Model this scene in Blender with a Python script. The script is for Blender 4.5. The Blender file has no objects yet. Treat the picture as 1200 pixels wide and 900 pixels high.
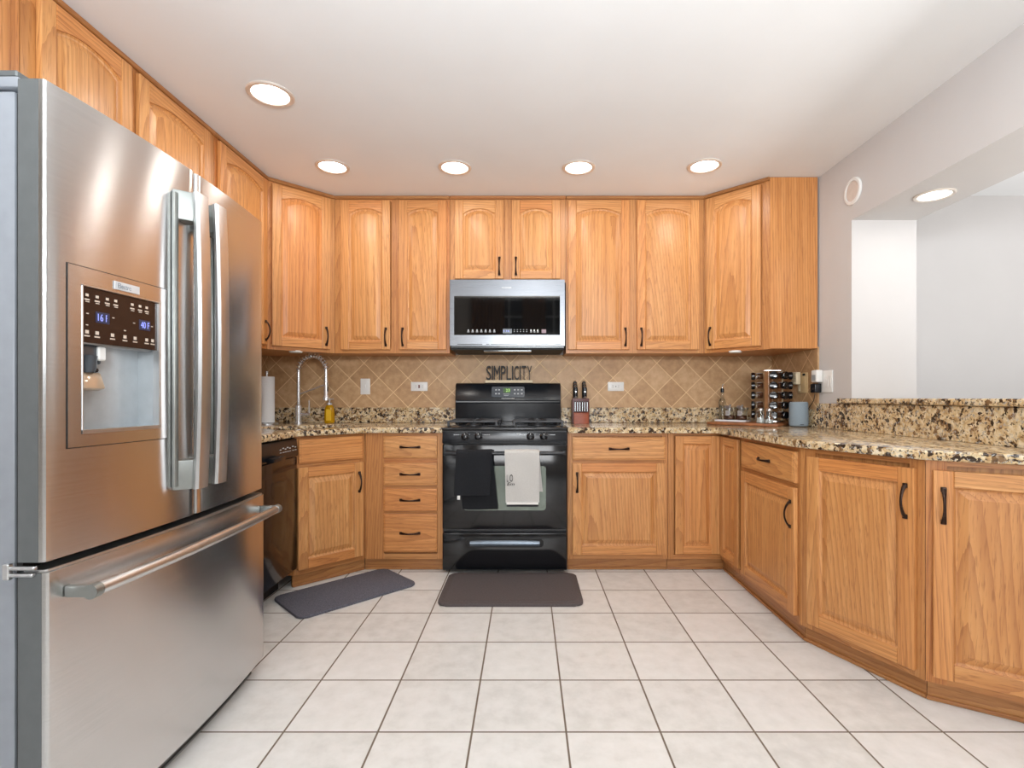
import bpy, bmesh, math, random
from mathutils import Matrix, Vector
random.seed(7)
S = bpy.context.scene
COL = S.collection
PI = math.pi

# ------------------------------------------------------------------ camera, world, lights, exposure
cam_d = bpy.data.cameras.new('camera'); cam = bpy.data.objects.new('camera', cam_d); COL.objects.link(cam)
cam_d.sensor_fit = 'HORIZONTAL'; cam_d.sensor_width = 36; cam_d.lens = 18.0
cam_d.shift_x = -17/1200; cam_d.shift_y = 16/1200
cam_d.clip_start = 0.05
cam.location = (0, 0, 1.07); cam.rotation_euler = (PI/2, 0, 0)
S.camera = cam
W = bpy.data.worlds.new('dusk_sky'); S.world = W; W.use_nodes = True
W.node_tree.nodes['Background'].inputs[0].default_value = (0.10, 0.13, 0.19, 1)
W.node_tree.nodes['Background'].inputs[1].default_value = 0.4
S.view_settings.view_transform = 'Standard'; S.view_settings.look = 'None'
S.view_settings.gamma = 1; S.view_settings.use_curve_mapping = False
S.view_settings.exposure = 0.47
CAN_POWER = 1.5
GREAT_ROOM_POWER = 76.0
KITCHEN_REAR_POWER = 64.0
ADJOINING_POWER = 54.0

def area(name, loc, rot, size, power, color=(1, 1, 1), size_y=None, shape='RECTANGLE', spread=PI, parent=None):
    l = bpy.data.lights.new(name, 'AREA'); l.energy = power; l.color = color; l.shape = shape
    l.size = size; l.spread = spread
    if shape in ('RECTANGLE', 'ELLIPSE'): l.size_y = size_y or size
    o = bpy.data.objects.new(name, l); COL.objects.link(o); o.location = loc; o.rotation_euler = rot
    if parent: o.parent = parent
    return o
# unseen fill lights added in the tall room, above the camera, beyond the bar
area('great_room_fill', (0.2, -3.2, 1.50), (PI/2, 0, 0), 3.4, GREAT_ROOM_POWER, (.98, .99, 1.0), 1.0)  # added fill facing forward, brightens backsplash and cabinet fronts
area('ceiling_bounce_fill', (0.1, -0.30, 1.72), (PI-math.radians(30), 0, 0), 0.9, KITCHEN_REAR_POWER, (.90, .96, 1.0), 0.6)  # added fill in place of a flash bounced off the ceiling
area('adjoining_fill', (3.5, 0.9, 0.95), (PI, 0, 0), 1.2, ADJOINING_POWER, (1.0, .985, .965), 1.6)  # added fill facing up, brightens the header underside and far wall

# ------------------------------------------------------------------ mesh helpers
class MB:
    def __init__(s):
        s.bm = bmesh.new(); s.mats = []; s.pl = s.bm.faces.layers.float.new('piece'); s.n = 0
    def mi(s, m):
        if m not in s.mats: s.mats.append(m)
        return s.mats.index(m)
    def absorb(s, t, m, M=None):
        s.n += 1; k = s.mi(m); vm = {}
        for v in t.verts: vm[v] = s.bm.verts.new(M @ v.co if M else v.co)
        for f in t.faces:
            try: g = s.bm.faces.new([vm[v] for v in f.verts])
            except ValueError: continue
            g.material_index = k; g.smooth = True; g[s.pl] = s.n * 0.731 % 7.0
        t.free()
        return s
    def box(s, x0, x1, y0, y1, z0, z1, m, b=0, seg=1, M=None):
        t = bmesh.new(); vs = [t.verts.new((x, y, z)) for x in (x0, x1) for y in (y0, y1) for z in (z0, z1)]
        for f in ((0,1,3,2),(4,6,7,5),(0,4,5,1),(2,3,7,6),(0,2,6,4),(1,5,7,3)): t.faces.new([vs[i] for i in f])
        if b: bmesh.ops.bevel(t, geom=list(t.edges), offset=b, segments=seg, affect='EDGES', profile=.5, clamp_overlap=True)
        return s.absorb(t, m, M)
    def prism(s, poly, z0, z1, m, b=0, seg=2, M=None, vert_b=False):
        t = bmesh.new(); A = sum(poly[i-1][0]*poly[i][1]-poly[i][0]*poly[i-1][1] for i in range(len(poly)))
        if A < 0: poly = poly[::-1]
        lo = [t.verts.new((x, y, z0)) for x, y in poly]; hi = [t.verts.new((x, y, z1)) for x, y in poly]
        n = len(poly)
        t.faces.new(lo[::-1]); t.faces.new(hi)
        for i in range(n): t.faces.new((lo[i], lo[(i+1) % n], hi[(i+1) % n], hi[i]))
        if b:
            es = [e for e in t.edges if vert_b or abs(e.verts[0].co.z-e.verts[1].co.z) < 1e-6]
            bmesh.ops.bevel(t, geom=es, offset=b, segments=seg, affect='EDGES', profile=.5, clamp_overlap=True)
        return s.absorb(t, m, M)
    def rings(s, rs, m, M=None, cap0=True, cap1=True, closed=True):
        t = bmesh.new(); R = [[t.verts.new(p) for p in r] for r in rs]
        for a, b in zip(R, R[1:]):
            n = len(a)
            for i in range(n if closed else n-1): t.faces.new((a[i], a[(i+1) % n], b[(i+1) % n], b[i]))
        if cap0: t.faces.new(R[0][::-1])
        if cap1: t.faces.new(R[-1])
        bmesh.ops.recalc_face_normals(t, faces=list(t.faces)) if closed and cap0 and cap1 else None
        return s.absorb(t, m, M)
    def lathe(s, prof, c, m, seg=24, M=None, cap0=True, cap1=True, sx=1, sy=1):
        rs = [[(c[0]+sx*max(r, 1e-5)*math.cos(2*PI*i/seg), c[1]+sy*max(r, 1e-5)*math.sin(2*PI*i/seg), c[2]+z) for i in range(seg)] for r, z in prof]
        return s.rings(rs, m, M, cap0, cap1)
    def tube(s, pts, r, m, seg=10, w=None, M=None, up=None):
        pts = [Vector(p) for p in pts]; n = len(pts); rr = r if isinstance(r, (list, tuple)) else [r]*n
        ww = w if w is not None else rr
        if not isinstance(ww, (list, tuple)): ww = [ww]*n
        tn = [(pts[min(i+1, n-1)]-pts[max(i-1, 0)]).normalized() for i in range(n)]
        u = Vector(up) if up else (Vector((0, 0, 1)) if abs(tn[0].z) < .9 else Vector((1, 0, 0)))
        rs = []
        for i in range(n):
            u = (u - tn[i]*u.dot(tn[i])).normalized(); v = tn[i].cross(u)
            rs.append([pts[i]+u*rr[i]*math.cos(2*PI*k/seg)+v*ww[i]*math.sin(2*PI*k/seg) for k in range(seg)])
        return s.rings(rs, m, M)
    def cyl(s, p0, p1, r, m, seg=20, r1=None, M=None):
        return s.tube([p0, p1], [r, r if r1 is None else r1], m, seg, M=M)
    def text(s, body, x0, x1, z0, z1, y, m, depth=.002, M=None, shear=0):
        cu = bpy.data.curves.new('t', 'FONT'); cu.body = body; cu.extrude = .05; cu.shear = shear; cu.resolution_u = 3
        o = bpy.data.objects.new('t', cu); COL.objects.link(o)
        bpy.context.view_layer.update()
        me = bpy.data.meshes.new_from_object(o.evaluated_get(bpy.context.evaluated_depsgraph_get()))
        bpy.data.objects.remove(o); bpy.data.curves.remove(cu)
        xs = [v.co.x for v in me.vertices]; ys = [v.co.y for v in me.vertices]
        if not xs: return s
        ax, bx, ay, by = min(xs), max(xs), min(ys), max(ys)
        t = bmesh.new(); t.from_mesh(me); bpy.data.meshes.remove(me)
        for v in t.verts:
            c = v.co.copy()
            v.co = (x0+(c.x-ax)/(bx-ax)*(x1-x0), y-(c.z/.1+.5)*depth, z0+(c.y-ay)/max(by-ay, 1e-6)*(z1-z0))
        return s.absorb(t, m, M)
    def build(s, name, parent=None, loc=(0, 0, 0), rotz=0, sharp=35, **props):
        me = bpy.data.meshes.new(name); s.bm.normal_update(); s.bm.to_mesh(me); s.bm.free()
        for m in s.mats: me.materials.append(m)
        me.set_sharp_from_angle(angle=math.radians(sharp))
        o = bpy.data.objects.new(name, me); COL.objects.link(o)
        o.location = loc; o.rotation_euler = (0, 0, rotz)
        if parent: o.parent = parent
        for k, v in props.items(): o[k] = v
        return o

def thing(name, label, cat, loc=(0, 0, 0), rotz=0, group=None):
    o = bpy.data.objects.new(name, None); COL.objects.link(o); o.empty_display_size = .05
    o.location = loc; o.rotation_euler = (0, 0, rotz); o['label'] = label; o['category'] = cat
    if group: o['group'] = group
    return o
def tag(o, label, cat, group=None):
    o['label'] = label; o['category'] = cat
    if group: o['group'] = group
    return o
def copy_tree(o, parent=None):
    c = o.copy(); COL.objects.link(c)
    if parent: c.parent = parent
    for ch in list(o.children): copy_tree(ch, c)
    return c
def rrect(w, d, r, n=6, cx=0, cy=0):
    out = []
    for (sx, sy, a) in ((1, 1, 0), (-1, 1, 90), (-1, -1, 180), (1, -1, 270)):
        for i in range(n+1):
            t = math.radians(a+90*i/n); out.append((cx+sx*(w/2-r)+r*math.cos(t), cy+sy*(d/2-r)+r*math.sin(t)))
    return out

# ------------------------------------------------------------------ materials
class NT:
    def __init__(s, name):
        s.m = bpy.data.materials.new(name); s.m.use_nodes = True; s.t = s.m.node_tree
        s.b = s.t.nodes['Principled BSDF']
    def n(s, typ, ins=None, **kw):
        x = s.t.nodes.new(typ)
        for k, v in kw.items(): setattr(x, k, v)
        for k, v in (ins or {}).items():
            if isinstance(v, bpy.types.NodeSocket): s.t.links.new(v, x.inputs[k])
            else: x.inputs[k].default_value = v
        return x
    def math(s, op, a, b=0.0, c=None):
        x = s.n('ShaderNodeMath', operation=op)
        for i, v in enumerate((a, b) if c is None else (a, b, c)):
            if isinstance(v, bpy.types.NodeSocket): s.t.links.new(v, x.inputs[i])
            else: x.inputs[i].default_value = v
        return x.outputs[0]
    def ramp(s, fac, stops):
        r = s.n('ShaderNodeValToRGB', {'Fac': fac}); e = r.color_ramp.elements
        while len(e) < len(stops): e.new(.5)
        for i, (p, c) in enumerate(stops): e[i].position = p; e[i].color = (*c, 1)
        return r.outputs[0]
    def mix(s, fac, a, b, mode='MIX'):
        x = s.n('ShaderNodeMix', data_type='RGBA', blend_type=mode)
        for i, v in ((0, fac), (6, a), (7, b)):
            if isinstance(v, bpy.types.NodeSocket): s.t.links.new(v, x.inputs[i])
            else: x.inputs[i].default_value = (*v, 1) if isinstance(v, tuple) and len(v) == 3 else v
        return x.outputs[2]
    def set(s, **kw):
        for k, v in kw.items():
            k = k.replace('_', ' ')
            if isinstance(v, bpy.types.NodeSocket): s.t.links.new(v, s.b.inputs[k])
            else: s.b.inputs[k].default_value = (*v, 1) if isinstance(v, tuple) and len(v) == 3 and k.endswith('Color') else v
        return s
    def bump(s, h, strength=.3, dist=.002):
        x = s.n('ShaderNodeBump', {'Height': h, 'Strength': strength, 'Distance': dist})
        s.t.links.new(x.outputs[0], s.b.inputs['Normal']); return s

def lin(r, g, b):
    return tuple((c/255/12.92 if c/255 <= .04045 else ((c/255+.055)/1.055)**2.4) for c in (r, g, b))

def simple(name, rgb, rough=.5, metal=0, vary=.06, scale=30, **kw):
    """plain material whose colour is broken up a little by noise"""
    t = NT(name); c = t.n('ShaderNodeTexCoord').outputs['Object']
    nz = t.n('ShaderNodeTexNoise', {'Vector': c, 'Scale': scale, 'Detail': 3}).outputs['Fac']
    col = lin(*rgb); lo = tuple(x*(1-vary) for x in col); hi = tuple(min(1, x*(1+vary)) for x in col)
    t.set(Base_Color=t.ramp(nz, [(.3, lo), (.7, hi)]), Roughness=rough, Metallic=metal, **kw)
    return t.m

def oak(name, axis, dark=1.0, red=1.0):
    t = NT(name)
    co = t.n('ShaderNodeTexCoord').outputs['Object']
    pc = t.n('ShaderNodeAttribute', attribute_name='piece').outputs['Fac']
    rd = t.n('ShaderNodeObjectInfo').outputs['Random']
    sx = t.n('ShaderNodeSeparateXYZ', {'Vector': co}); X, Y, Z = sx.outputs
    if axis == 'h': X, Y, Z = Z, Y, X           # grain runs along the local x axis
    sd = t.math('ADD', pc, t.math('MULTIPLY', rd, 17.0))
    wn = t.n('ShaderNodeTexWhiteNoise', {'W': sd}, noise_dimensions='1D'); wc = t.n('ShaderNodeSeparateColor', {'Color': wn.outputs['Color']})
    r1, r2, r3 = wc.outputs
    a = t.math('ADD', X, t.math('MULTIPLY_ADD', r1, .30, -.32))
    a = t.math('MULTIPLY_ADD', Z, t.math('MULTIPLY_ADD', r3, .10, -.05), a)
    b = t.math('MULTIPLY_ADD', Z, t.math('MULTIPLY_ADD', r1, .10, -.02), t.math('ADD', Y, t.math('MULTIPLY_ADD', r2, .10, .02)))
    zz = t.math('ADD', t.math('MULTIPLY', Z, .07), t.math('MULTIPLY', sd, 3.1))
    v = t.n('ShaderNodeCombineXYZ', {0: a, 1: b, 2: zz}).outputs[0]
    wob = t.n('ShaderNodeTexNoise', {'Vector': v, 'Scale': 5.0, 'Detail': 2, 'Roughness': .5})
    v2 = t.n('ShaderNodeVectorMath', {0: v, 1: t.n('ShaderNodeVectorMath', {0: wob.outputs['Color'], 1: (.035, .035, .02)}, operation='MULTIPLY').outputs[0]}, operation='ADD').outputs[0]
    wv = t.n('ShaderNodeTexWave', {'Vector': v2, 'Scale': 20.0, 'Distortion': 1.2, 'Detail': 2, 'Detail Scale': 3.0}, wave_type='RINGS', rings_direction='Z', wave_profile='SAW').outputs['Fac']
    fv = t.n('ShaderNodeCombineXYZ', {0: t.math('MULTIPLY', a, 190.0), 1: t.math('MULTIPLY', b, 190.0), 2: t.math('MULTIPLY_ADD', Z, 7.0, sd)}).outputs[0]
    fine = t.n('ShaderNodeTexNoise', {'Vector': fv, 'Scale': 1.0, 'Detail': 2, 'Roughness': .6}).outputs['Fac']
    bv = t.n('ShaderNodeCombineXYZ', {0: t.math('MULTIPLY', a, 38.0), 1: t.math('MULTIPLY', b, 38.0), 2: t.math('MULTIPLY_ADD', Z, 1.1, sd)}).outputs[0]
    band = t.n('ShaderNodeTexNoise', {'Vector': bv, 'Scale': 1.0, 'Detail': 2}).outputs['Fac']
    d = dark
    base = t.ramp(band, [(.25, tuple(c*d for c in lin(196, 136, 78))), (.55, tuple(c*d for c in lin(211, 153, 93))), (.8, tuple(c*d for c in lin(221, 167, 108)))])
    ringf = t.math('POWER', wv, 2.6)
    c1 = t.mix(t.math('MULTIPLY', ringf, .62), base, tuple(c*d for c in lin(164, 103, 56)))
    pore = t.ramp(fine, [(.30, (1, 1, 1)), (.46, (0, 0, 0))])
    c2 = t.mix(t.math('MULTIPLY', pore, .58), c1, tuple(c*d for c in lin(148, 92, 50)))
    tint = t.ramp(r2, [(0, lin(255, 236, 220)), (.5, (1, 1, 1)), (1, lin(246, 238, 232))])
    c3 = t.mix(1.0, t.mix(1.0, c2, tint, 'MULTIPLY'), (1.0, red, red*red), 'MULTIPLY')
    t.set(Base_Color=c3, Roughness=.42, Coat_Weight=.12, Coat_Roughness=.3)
    t.bump(fine, .06, .001)
    return t.m
OAK_V, OAK_H = oak('oak_vertical_grain', 'v'), oak('oak_horizontal_grain', 'h')
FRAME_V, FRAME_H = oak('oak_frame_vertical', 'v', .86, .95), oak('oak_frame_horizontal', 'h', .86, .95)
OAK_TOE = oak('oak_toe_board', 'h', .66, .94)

def granite():
    t = NT('speckled_granite'); co = t.n('ShaderNodeTexCoord').outputs['Object']
    def noise(scale, detail=4, rough=.6, off=0):
        v = t.n('ShaderNodeVectorMath', {0: co, 1: (off, off*.7, off*1.3)}, operation='ADD').outputs[0]
        return t.n('ShaderNodeTexNoise', {'Vector': v, 'Scale': scale, 'Detail': detail, 'Roughness': rough, 'Distortion': .35}).outputs['Fac']
    n0 = noise(34, 5, .65)
    base = t.ramp(n0, [(.32, lin(172, 136, 94)), (.44, lin(203, 174, 130)), (.54, lin(219, 198, 160)), (.68, lin(233, 219, 192))])
    wob = t.n('ShaderNodeTexNoise', {'Vector': co, 'Scale': 60.0, 'Detail': 4})
    v = t.n('ShaderNodeVectorMath', {0: co, 1: t.n('ShaderNodeVectorMath', {0: wob.outputs['Color'], 1: (.030,)*3}, operation='MULTIPLY').outputs[0]}, operation='ADD').outputs[0]
    vo = t.n('ShaderNodeTexVoronoi', {'Vector': v, 'Scale': 64.0})
    cs_ = t.n('ShaderNodeSeparateColor', {'Color': vo.outputs['Color']}).outputs
    clus = noise(9, 2, .5, 3.1)
    k = t.math('ADD', cs_[0], t.math('MULTIPLY_ADD', clus, 1.1, -.55))
    c1 = t.mix(t.ramp(k, [(.26, (.92,)*3), (.34, (0, 0, 0))]), base, lin(122, 88, 56))
    c2 = t.mix(t.ramp(k, [(.12, (.95,)*3), (.18, (0, 0, 0))]), c1, lin(50, 38, 30))
    vs = t.n('ShaderNodeTexVoronoi', {'Vector': v, 'Scale': 150.0})
    c5 = t.n('ShaderNodeSeparateColor', {'Color': vs.outputs['Color']}).outputs
    c3 = t.mix(t.ramp(c5[0], [(.86, (0, 0, 0)), (.92, (.85,)*3)]), c2, lin(66, 50, 38))
    c4 = t.mix(t.ramp(c5[1], [(.85, (0, 0, 0)), (.93, (.7,)*3)]), c3, lin(176, 172, 166))
    t.set(Base_Color=c4, Roughness=.13, Specular_IOR_Level=.55)
    return t.m
GRANITE = granite()

def grid_tile(name, plane, size, off, grout, diag, cols, gcol, rough, bumpd=.002, mott=14.0):
    t = NT(name); co = t.n('ShaderNodeNewGeometry').outputs['Position']
    X, Y, Z = t.n('ShaderNodeSeparateXYZ', {'Vector': co}).outputs
    A, B = {'xy': (X, Y), 'xz': (X, Z), 'yz': (Y, Z)}[plane]
    A = t.math('SUBTRACT', A, off[0]); B = t.math('SUBTRACT', B, off[1])
    if diag:
        k = math.sqrt(.5); U = t.math('MULTIPLY', t.math('ADD', A, B), k/size); V = t.math('MULTIPLY', t.math('SUBTRACT', A, B), k/size)
    else: U = t.math('MULTIPLY', A, 1/size); V = t.math('MULTIPLY', B, 1/size)
    def dist(u):
        f = t.math('FRACT', t.math('ADD', u, 100.0)); return t.math('MINIMUM', f, t.math('SUBTRACT', 1.0, f))
    e = t.math('MINIMUM', dist(U), dist(V)); g = grout/2/size
    mask = t.n('ShaderNodeMapRange', {0: e, 1: g*.75, 2: g*1.3}, clamp=True).outputs[0]   # 0 in the joint, 1 on the tile
    idv = t.n('ShaderNodeCombineXYZ', {0: t.math('FLOOR', t.math('ADD', U, 100.0)), 1: t.math('FLOOR', t.math('ADD', V, 100.0))}).outputs[0]
    wn = t.n('ShaderNodeTexWhiteNoise', {'Vector': idv}, noise_dimensions='2D').outputs['Value']
    p2 = t.n('ShaderNodeVectorMath', {0: co, 1: t.n('ShaderNodeVectorMath', {0: idv, 1: (.37, .53, .71)}, operation='MULTIPLY').outputs[0]}, operation='ADD').outputs[0]
    nz = t.n('ShaderNodeTexNoise', {'Vector': p2, 'Scale': mott, 'Detail': 5, 'Roughness': .62}).outputs['Fac']
    f = t.math('ADD', t.math('MULTIPLY', nz, .8), t.math('MULTIPLY', wn, .2))
    body = t.ramp(f, [(.30, cols[0]), (.5, cols[1]), (.7, cols[2])])
    t.set(Base_Color=t.mix(mask, gcol, body), Roughness=t.n('ShaderNodeMapRange', {0: mask, 3: .8, 4: rough}).outputs[0])
    t.bump(t.math('ADD', mask, t.math('MULTIPLY', nz, .15)), .4, bumpd)
    return t.m
FLOOR_M = grid_tile('floor_tile', 'xy', .3015, (.127, 1.94), .0062, False, [lin(208, 207, 203), lin(222, 221, 218), lin(230, 229, 227)], lin(112, 98, 84), .32)
SPL = ([lin(172, 134, 94), lin(192, 154, 112), lin(208, 172, 132)], lin(230, 200, 156), .45)
TILE_B = grid_tile('tan_diamond_tile_back', 'xz', .1525, (.529, 1.108), .0050, True, *SPL, .001, 22)
TILE_S = grid_tile('tan_diamond_tile_side', 'yz', .1525, (3.72, 1.108), .0050, True, *SPL, .001, 22)

CEIL_M = simple('ceiling_paint', (236, 237, 238), .85, vary=.015, scale=3)
WALL_M = simple('wall_paint', (202, 199, 198), .8, vary=.015, scale=3)
REAR_M = simple('great_room_paint', (205, 196, 186), .8, vary=.02, scale=3)
JAMB_M = WALL_M

def brushed(name, rgb, rough, tangent, aniso=.75, fine=1.0):
    t = NT(name); co = t.n('ShaderNodeTexCoord').outputs['Object']
    mp = t.n('ShaderNodeMapping', {'Vector': co, 'Scale': (3, 3, 420)}).outputs[0]
    nz = t.n('ShaderNodeTexNoise', {'Vector': mp, 'Scale': 1.0, 'Detail': 2}).outputs['Fac']
    wide = t.n('ShaderNodeTexNoise', {'Vector': co, 'Scale': 2.2, 'Detail': 1}).outputs['Fac']
    c = lin(*rgb)
    t.set(Base_Color=t.ramp(nz, [(.3, tuple(x*.96 for x in c)), (.7, tuple(min(1, x*1.04) for x in c))]), Metallic=1.0,
          Roughness=t.n('ShaderNodeMapRange', {0: nz, 3: rough*.9, 4: rough*1.1}).outputs[0], Anisotropic=aniso,
          Tangent=t.n('ShaderNodeCombineXYZ', {0: 1.0 if tangent == 'x' else 0.0, 1: 1.0 if tangent == 'y' else 0.0, 2: 1.0 if tangent == 'z' else 0.0}).outputs[0])
    t.bump(wide, .10, .012)
    return t.m
STEEL_F = brushed('brushed_steel_fridge', (212, 212, 212), .22, 'z', .85)
STEEL_M = brushed('brushed_steel_microwave', (116, 118, 122), .28, 'z', .45)
STEEL_H = simple('satin_steel_handle', (216, 217, 218), .30, 1, vary=.03)
GREY_CAP = simple('grey_metal_end_cap', (150, 153, 150), .38, .8)
FAUCET_M = simple('bright_faucet_metal', (226, 227, 229), .25, .75, vary=.03)
CHROME = simple('polished_chrome', (225, 225, 226), .09, 1, vary=.02)
FRIDGE_SIDE = simple('grey_painted_case', (150, 155, 163), .42, .25, vary=.04)
DOOR_SIDE = simple('dark_grey_door_edge', (104, 108, 109), .42, .3, vary=.05)
GASKET = simple('black_gasket', (22, 22, 23), .7)
BLACK = simple('gloss_black_enamel', (15, 17, 21), .10, vary=.05, Specular_IOR_Level=.6)
BLACK_SAT = simple('satin_black_enamel', (26, 29, 34), .22, vary=.05)
BLACK_MAT = simple('matte_black', (20, 20, 21), .6)
IRON = simple('cast_iron', (56, 57, 60), .38, .4)
BRONZE = simple('oil_rubbed_bronze', (58, 44, 38), .32, .85, vary=.25, scale=120)
DARK_GLASS = simple('dark_glass', (9, 10, 12), .04, Specular_IOR_Level=.9)
OVEN_WIN = simple('coated_oven_glass', (112, 120, 112), .26, .7, vary=.20, scale=5)
WHITE_PL = simple('white_plastic', (232, 232, 230), .35, vary=.02)
BEIGE_PL = simple('almond_plastic', (214, 186, 140), .4, vary=.03)
CREAM_PL = simple('cream_plastic', (222, 208, 178), .4, vary=.03)
GREY_PRINT = simple('pale_grey_print', (190, 192, 194), .5)
TAN_PRINT = simple('pale_tan_print', (205, 190, 176), .5)
RECESS_M = simple('pale_grey_moulding', (178, 184, 188), .28, .35)
DISP_M = simple('dark_brown_glass_panel', (46, 31, 25), .16, vary=.04, Specular_IOR_Level=.35)
CLOTH_BLK = simple('black_terry_cloth', (20, 22, 27), .95, vary=.4, scale=260)
CLOTH_WHT = simple('oatmeal_cotton', (192, 189, 185), .95, vary=.06, scale=220)
CLOTH_HEM = simple('white_cotton_hem', (232, 230, 226), .95, vary=.04, scale=220)
INK = simple('black_ink', (32, 32, 36), .9)
MAT_BLUE = simple('charcoal_blue_mat', (92, 92, 102), .95, vary=.30, scale=160)
MAT_TAUPE = simple('taupe_rubber_mat', (86, 78, 78), .8, vary=.12, scale=110)
CHERRY = simple('cherry_red_wood', (146, 72, 44), .4, vary=.14, scale=60)
CHERRY_D = simple('dark_cherry_wood', (88, 40, 38), .4, vary=.14, scale=60)
BOARD_M = simple('acacia_board', (146, 92, 56), .4, vary=.30, scale=26)
CREAM_WOOD = simple('cream_painted_wood', (222, 204, 172), .6)
SIGN_BLK = simple('sign_black', (26, 25, 25), .6)
PAPER = simple('paper_towel', (238, 240, 242), .9, vary=.02, scale=90)
MARBLE = simple('white_marble', (226, 228, 232), .25, vary=.05, scale=20)
FABRIC_GREY = simple('blue_grey_knit', (132, 146, 156), .9, vary=.14, scale=400)
SPICE_A = simple('ground_spice', (120, 74, 44), .8, vary=.25, scale=150)
SPICE_B = simple('dried_herb', (122, 122, 80), .8, vary=.3, scale=150)
SALT_M = simple('white_salt', (232, 234, 234), .8)
COFFEE = simple('brown_sugar_grains', (104, 64, 44), .8, vary=.3, scale=160)
CURTAIN_M = simple('brown_drape', (150, 112, 78), .85, vary=.08)
FOIL = simple('silver_foil', (205, 206, 210), .3, .8, vary=.2, scale=90)

def glassy(name, rgb, rough=.02, tw=1.0):
    t = NT(name); c = t.n('ShaderNodeTexCoord').outputs['Object']
    nz = t.n('ShaderNodeTexNoise', {'Vector': c, 'Scale': 20}).outputs['Fac']
    k = lin(*rgb); t.set(Base_Color=t.ramp(nz, [(.3, tuple(x*.97 for x in k)), (.7, k)]), Roughness=rough, Transmission_Weight=tw, IOR=1.45)
    return t.m
GLASS = glassy('clear_glass', (238, 244, 242))
SOAP_M = glassy('amber_dish_soap', (236, 178, 16), .08, .35)
LABEL_Y = simple('yellow_soap_label', (244, 196, 44), .5)
PANE = simple('dark_window_glass', (6, 8, 12), .03, Specular_IOR_Level=.6)
def emit(name, rgb, strength):
    t = NT(name); c = t.n('ShaderNodeTexCoord').outputs['Object']
    nz = t.n('ShaderNodeTexNoise', {'Vector': c, 'Scale': 4}).outputs['Fac']
    k = lin(*rgb); col = t.ramp(nz, [(0, tuple(x*.97 for x in k)), (1, k)])
    t.set(Base_Color=(.02, .02, .02), Emission_Color=col, Emission_Strength=strength)
    return t.m
LENS = emit('lit_lamp_lens', (255, 248, 238), 7.0)
LED_BLUE = emit('blue_display', (150, 160, 255), 1.1)
LED_BACK = emit('blue_display_back', (40, 44, 110), .25)
LED_GREEN = emit('green_display', (186, 235, 130), 1.0)
LED_GBACK = emit('green_display_back', (62, 110, 36), .45)
TRIM_M = simple('lamp_trim_metal', (222, 212, 202), .35, .3)

# ------------------------------------------------------------------ setting
CEIL = 2.438; XL = -1.913; XR = 1.815; YB = 3.78; XR2 = 2.177; YJ = 2.858; YE = -.08
def struct(name, m, *boxes):
    b = MB()
    for q in boxes: b.box(*q, m)
    o = b.build(name); o['kind'] = 'structure'; return o
struct('floor', FLOOR_M, (-3.6, 6.2, -4.2, 3.95, -.1, 0))
struct('ceiling', CEIL_M, (XL-.14, XR2, YE, 3.92, CEIL, CEIL+.12), (XR2, 6.2, YE, 3.62, CEIL, CEIL+.12))
struct('ceiling_rear', CEIL_M, (-3.6, 6.2, -4.2, YE, 4.3, 4.42))
struct('wall_back', WALL_M, (XL-.14, XR2, YB, 3.92, 0, CEIL))
struct('wall_left', WALL_M, (XL-.14, XL, YE, YB, 0, CEIL))
struct('wall_right', WALL_M, (XR, XR2, YJ, YB, 0, CEIL))
struct('wall_header', WALL_M, (XR, XR2, YE, YJ, 2.061, CEIL))
struct('wall_bar', WALL_M, (XR, XR2, 1.45, YJ, 0, 1.036))
struct('wall_far', WALL_M, (XR2, 6.2, 3.47, 3.62, 0, CEIL))
struct('wall_side', WALL_M, (6.06, 6.2, -4.2, 3.47, 0, 4.3))
struct('wall_rear_left', REAR_M, (-3.74, -3.6, -4.2, YE, 0, 4.3))
struct('wall_return', REAR_M, (-3.6, XL-.14, YE-.12, YE, 0, 4.3))
struct('wall_gallery', REAR_M, (XL-.14, 6.06, YE-.12, YE, CEIL, 4.3))
wins = [(-.80, .06), (.30, .86), (1.10, 1.66)]
wz0, wz1 = .55, 3.55
bx = [(-3.6, -.80, -4.2, -4.06, 0, 4.3), (.06, .30, -4.2, -4.06, 0, 4.3), (.86, 1.10, -4.2, -4.06, 0, 4.3), (1.66, 6.06, -4.2, -4.06, 0, 4.3)]
for a, b in wins: bx += [(a, b, -4.2, -4.06, 0, wz0), (a, b, -4.2, -4.06, wz1, 4.3)]
struct('wall_rear', REAR_M, *bx)
for i, (a, b) in enumerate(wins):
    m = MB()
    m.box(a, b, -4.13, -4.12, wz0, wz1, PANE)
    for x in (a+.02, (a+b)/2, b-.02): m.box(x-.014, x+.014, -4.115, -4.075, wz0, wz1, WHITE_PL, .004)
    k = 0
    while wz0+.02+k*.37 < wz1: m.box(a, b, -4.113, -4.078, wz0+k*.37, wz0+.028+k*.37, WHITE_PL, .004); k += 1
    o = m.build('window_%d' % (i+1)); o['kind'] = 'structure'
cl = ['brown drape at the wide window of the tall room, outer side', 'brown drape between the wide window and the first narrow one', 'brown drape between the two narrow rear windows']
for (a, b), lab in zip(((-1.15, -.45), (-.08, .40), (.74, 1.2)), cl):
    m = MB(); n = 60
    f = [(a+(b-a)*i/n, -3.93+.035*math.sin(i*.95)+.01*math.sin(i*.31)) for i in range(n+1)]
    poly = f+[(x, y-.012) for x, y in f[::-1]]
    m.prism(poly, .03, 3.75, CURTAIN_M)
    tag(m.build('curtain'), lab, 'curtain', 'drapes of the tall rear windows')

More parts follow.
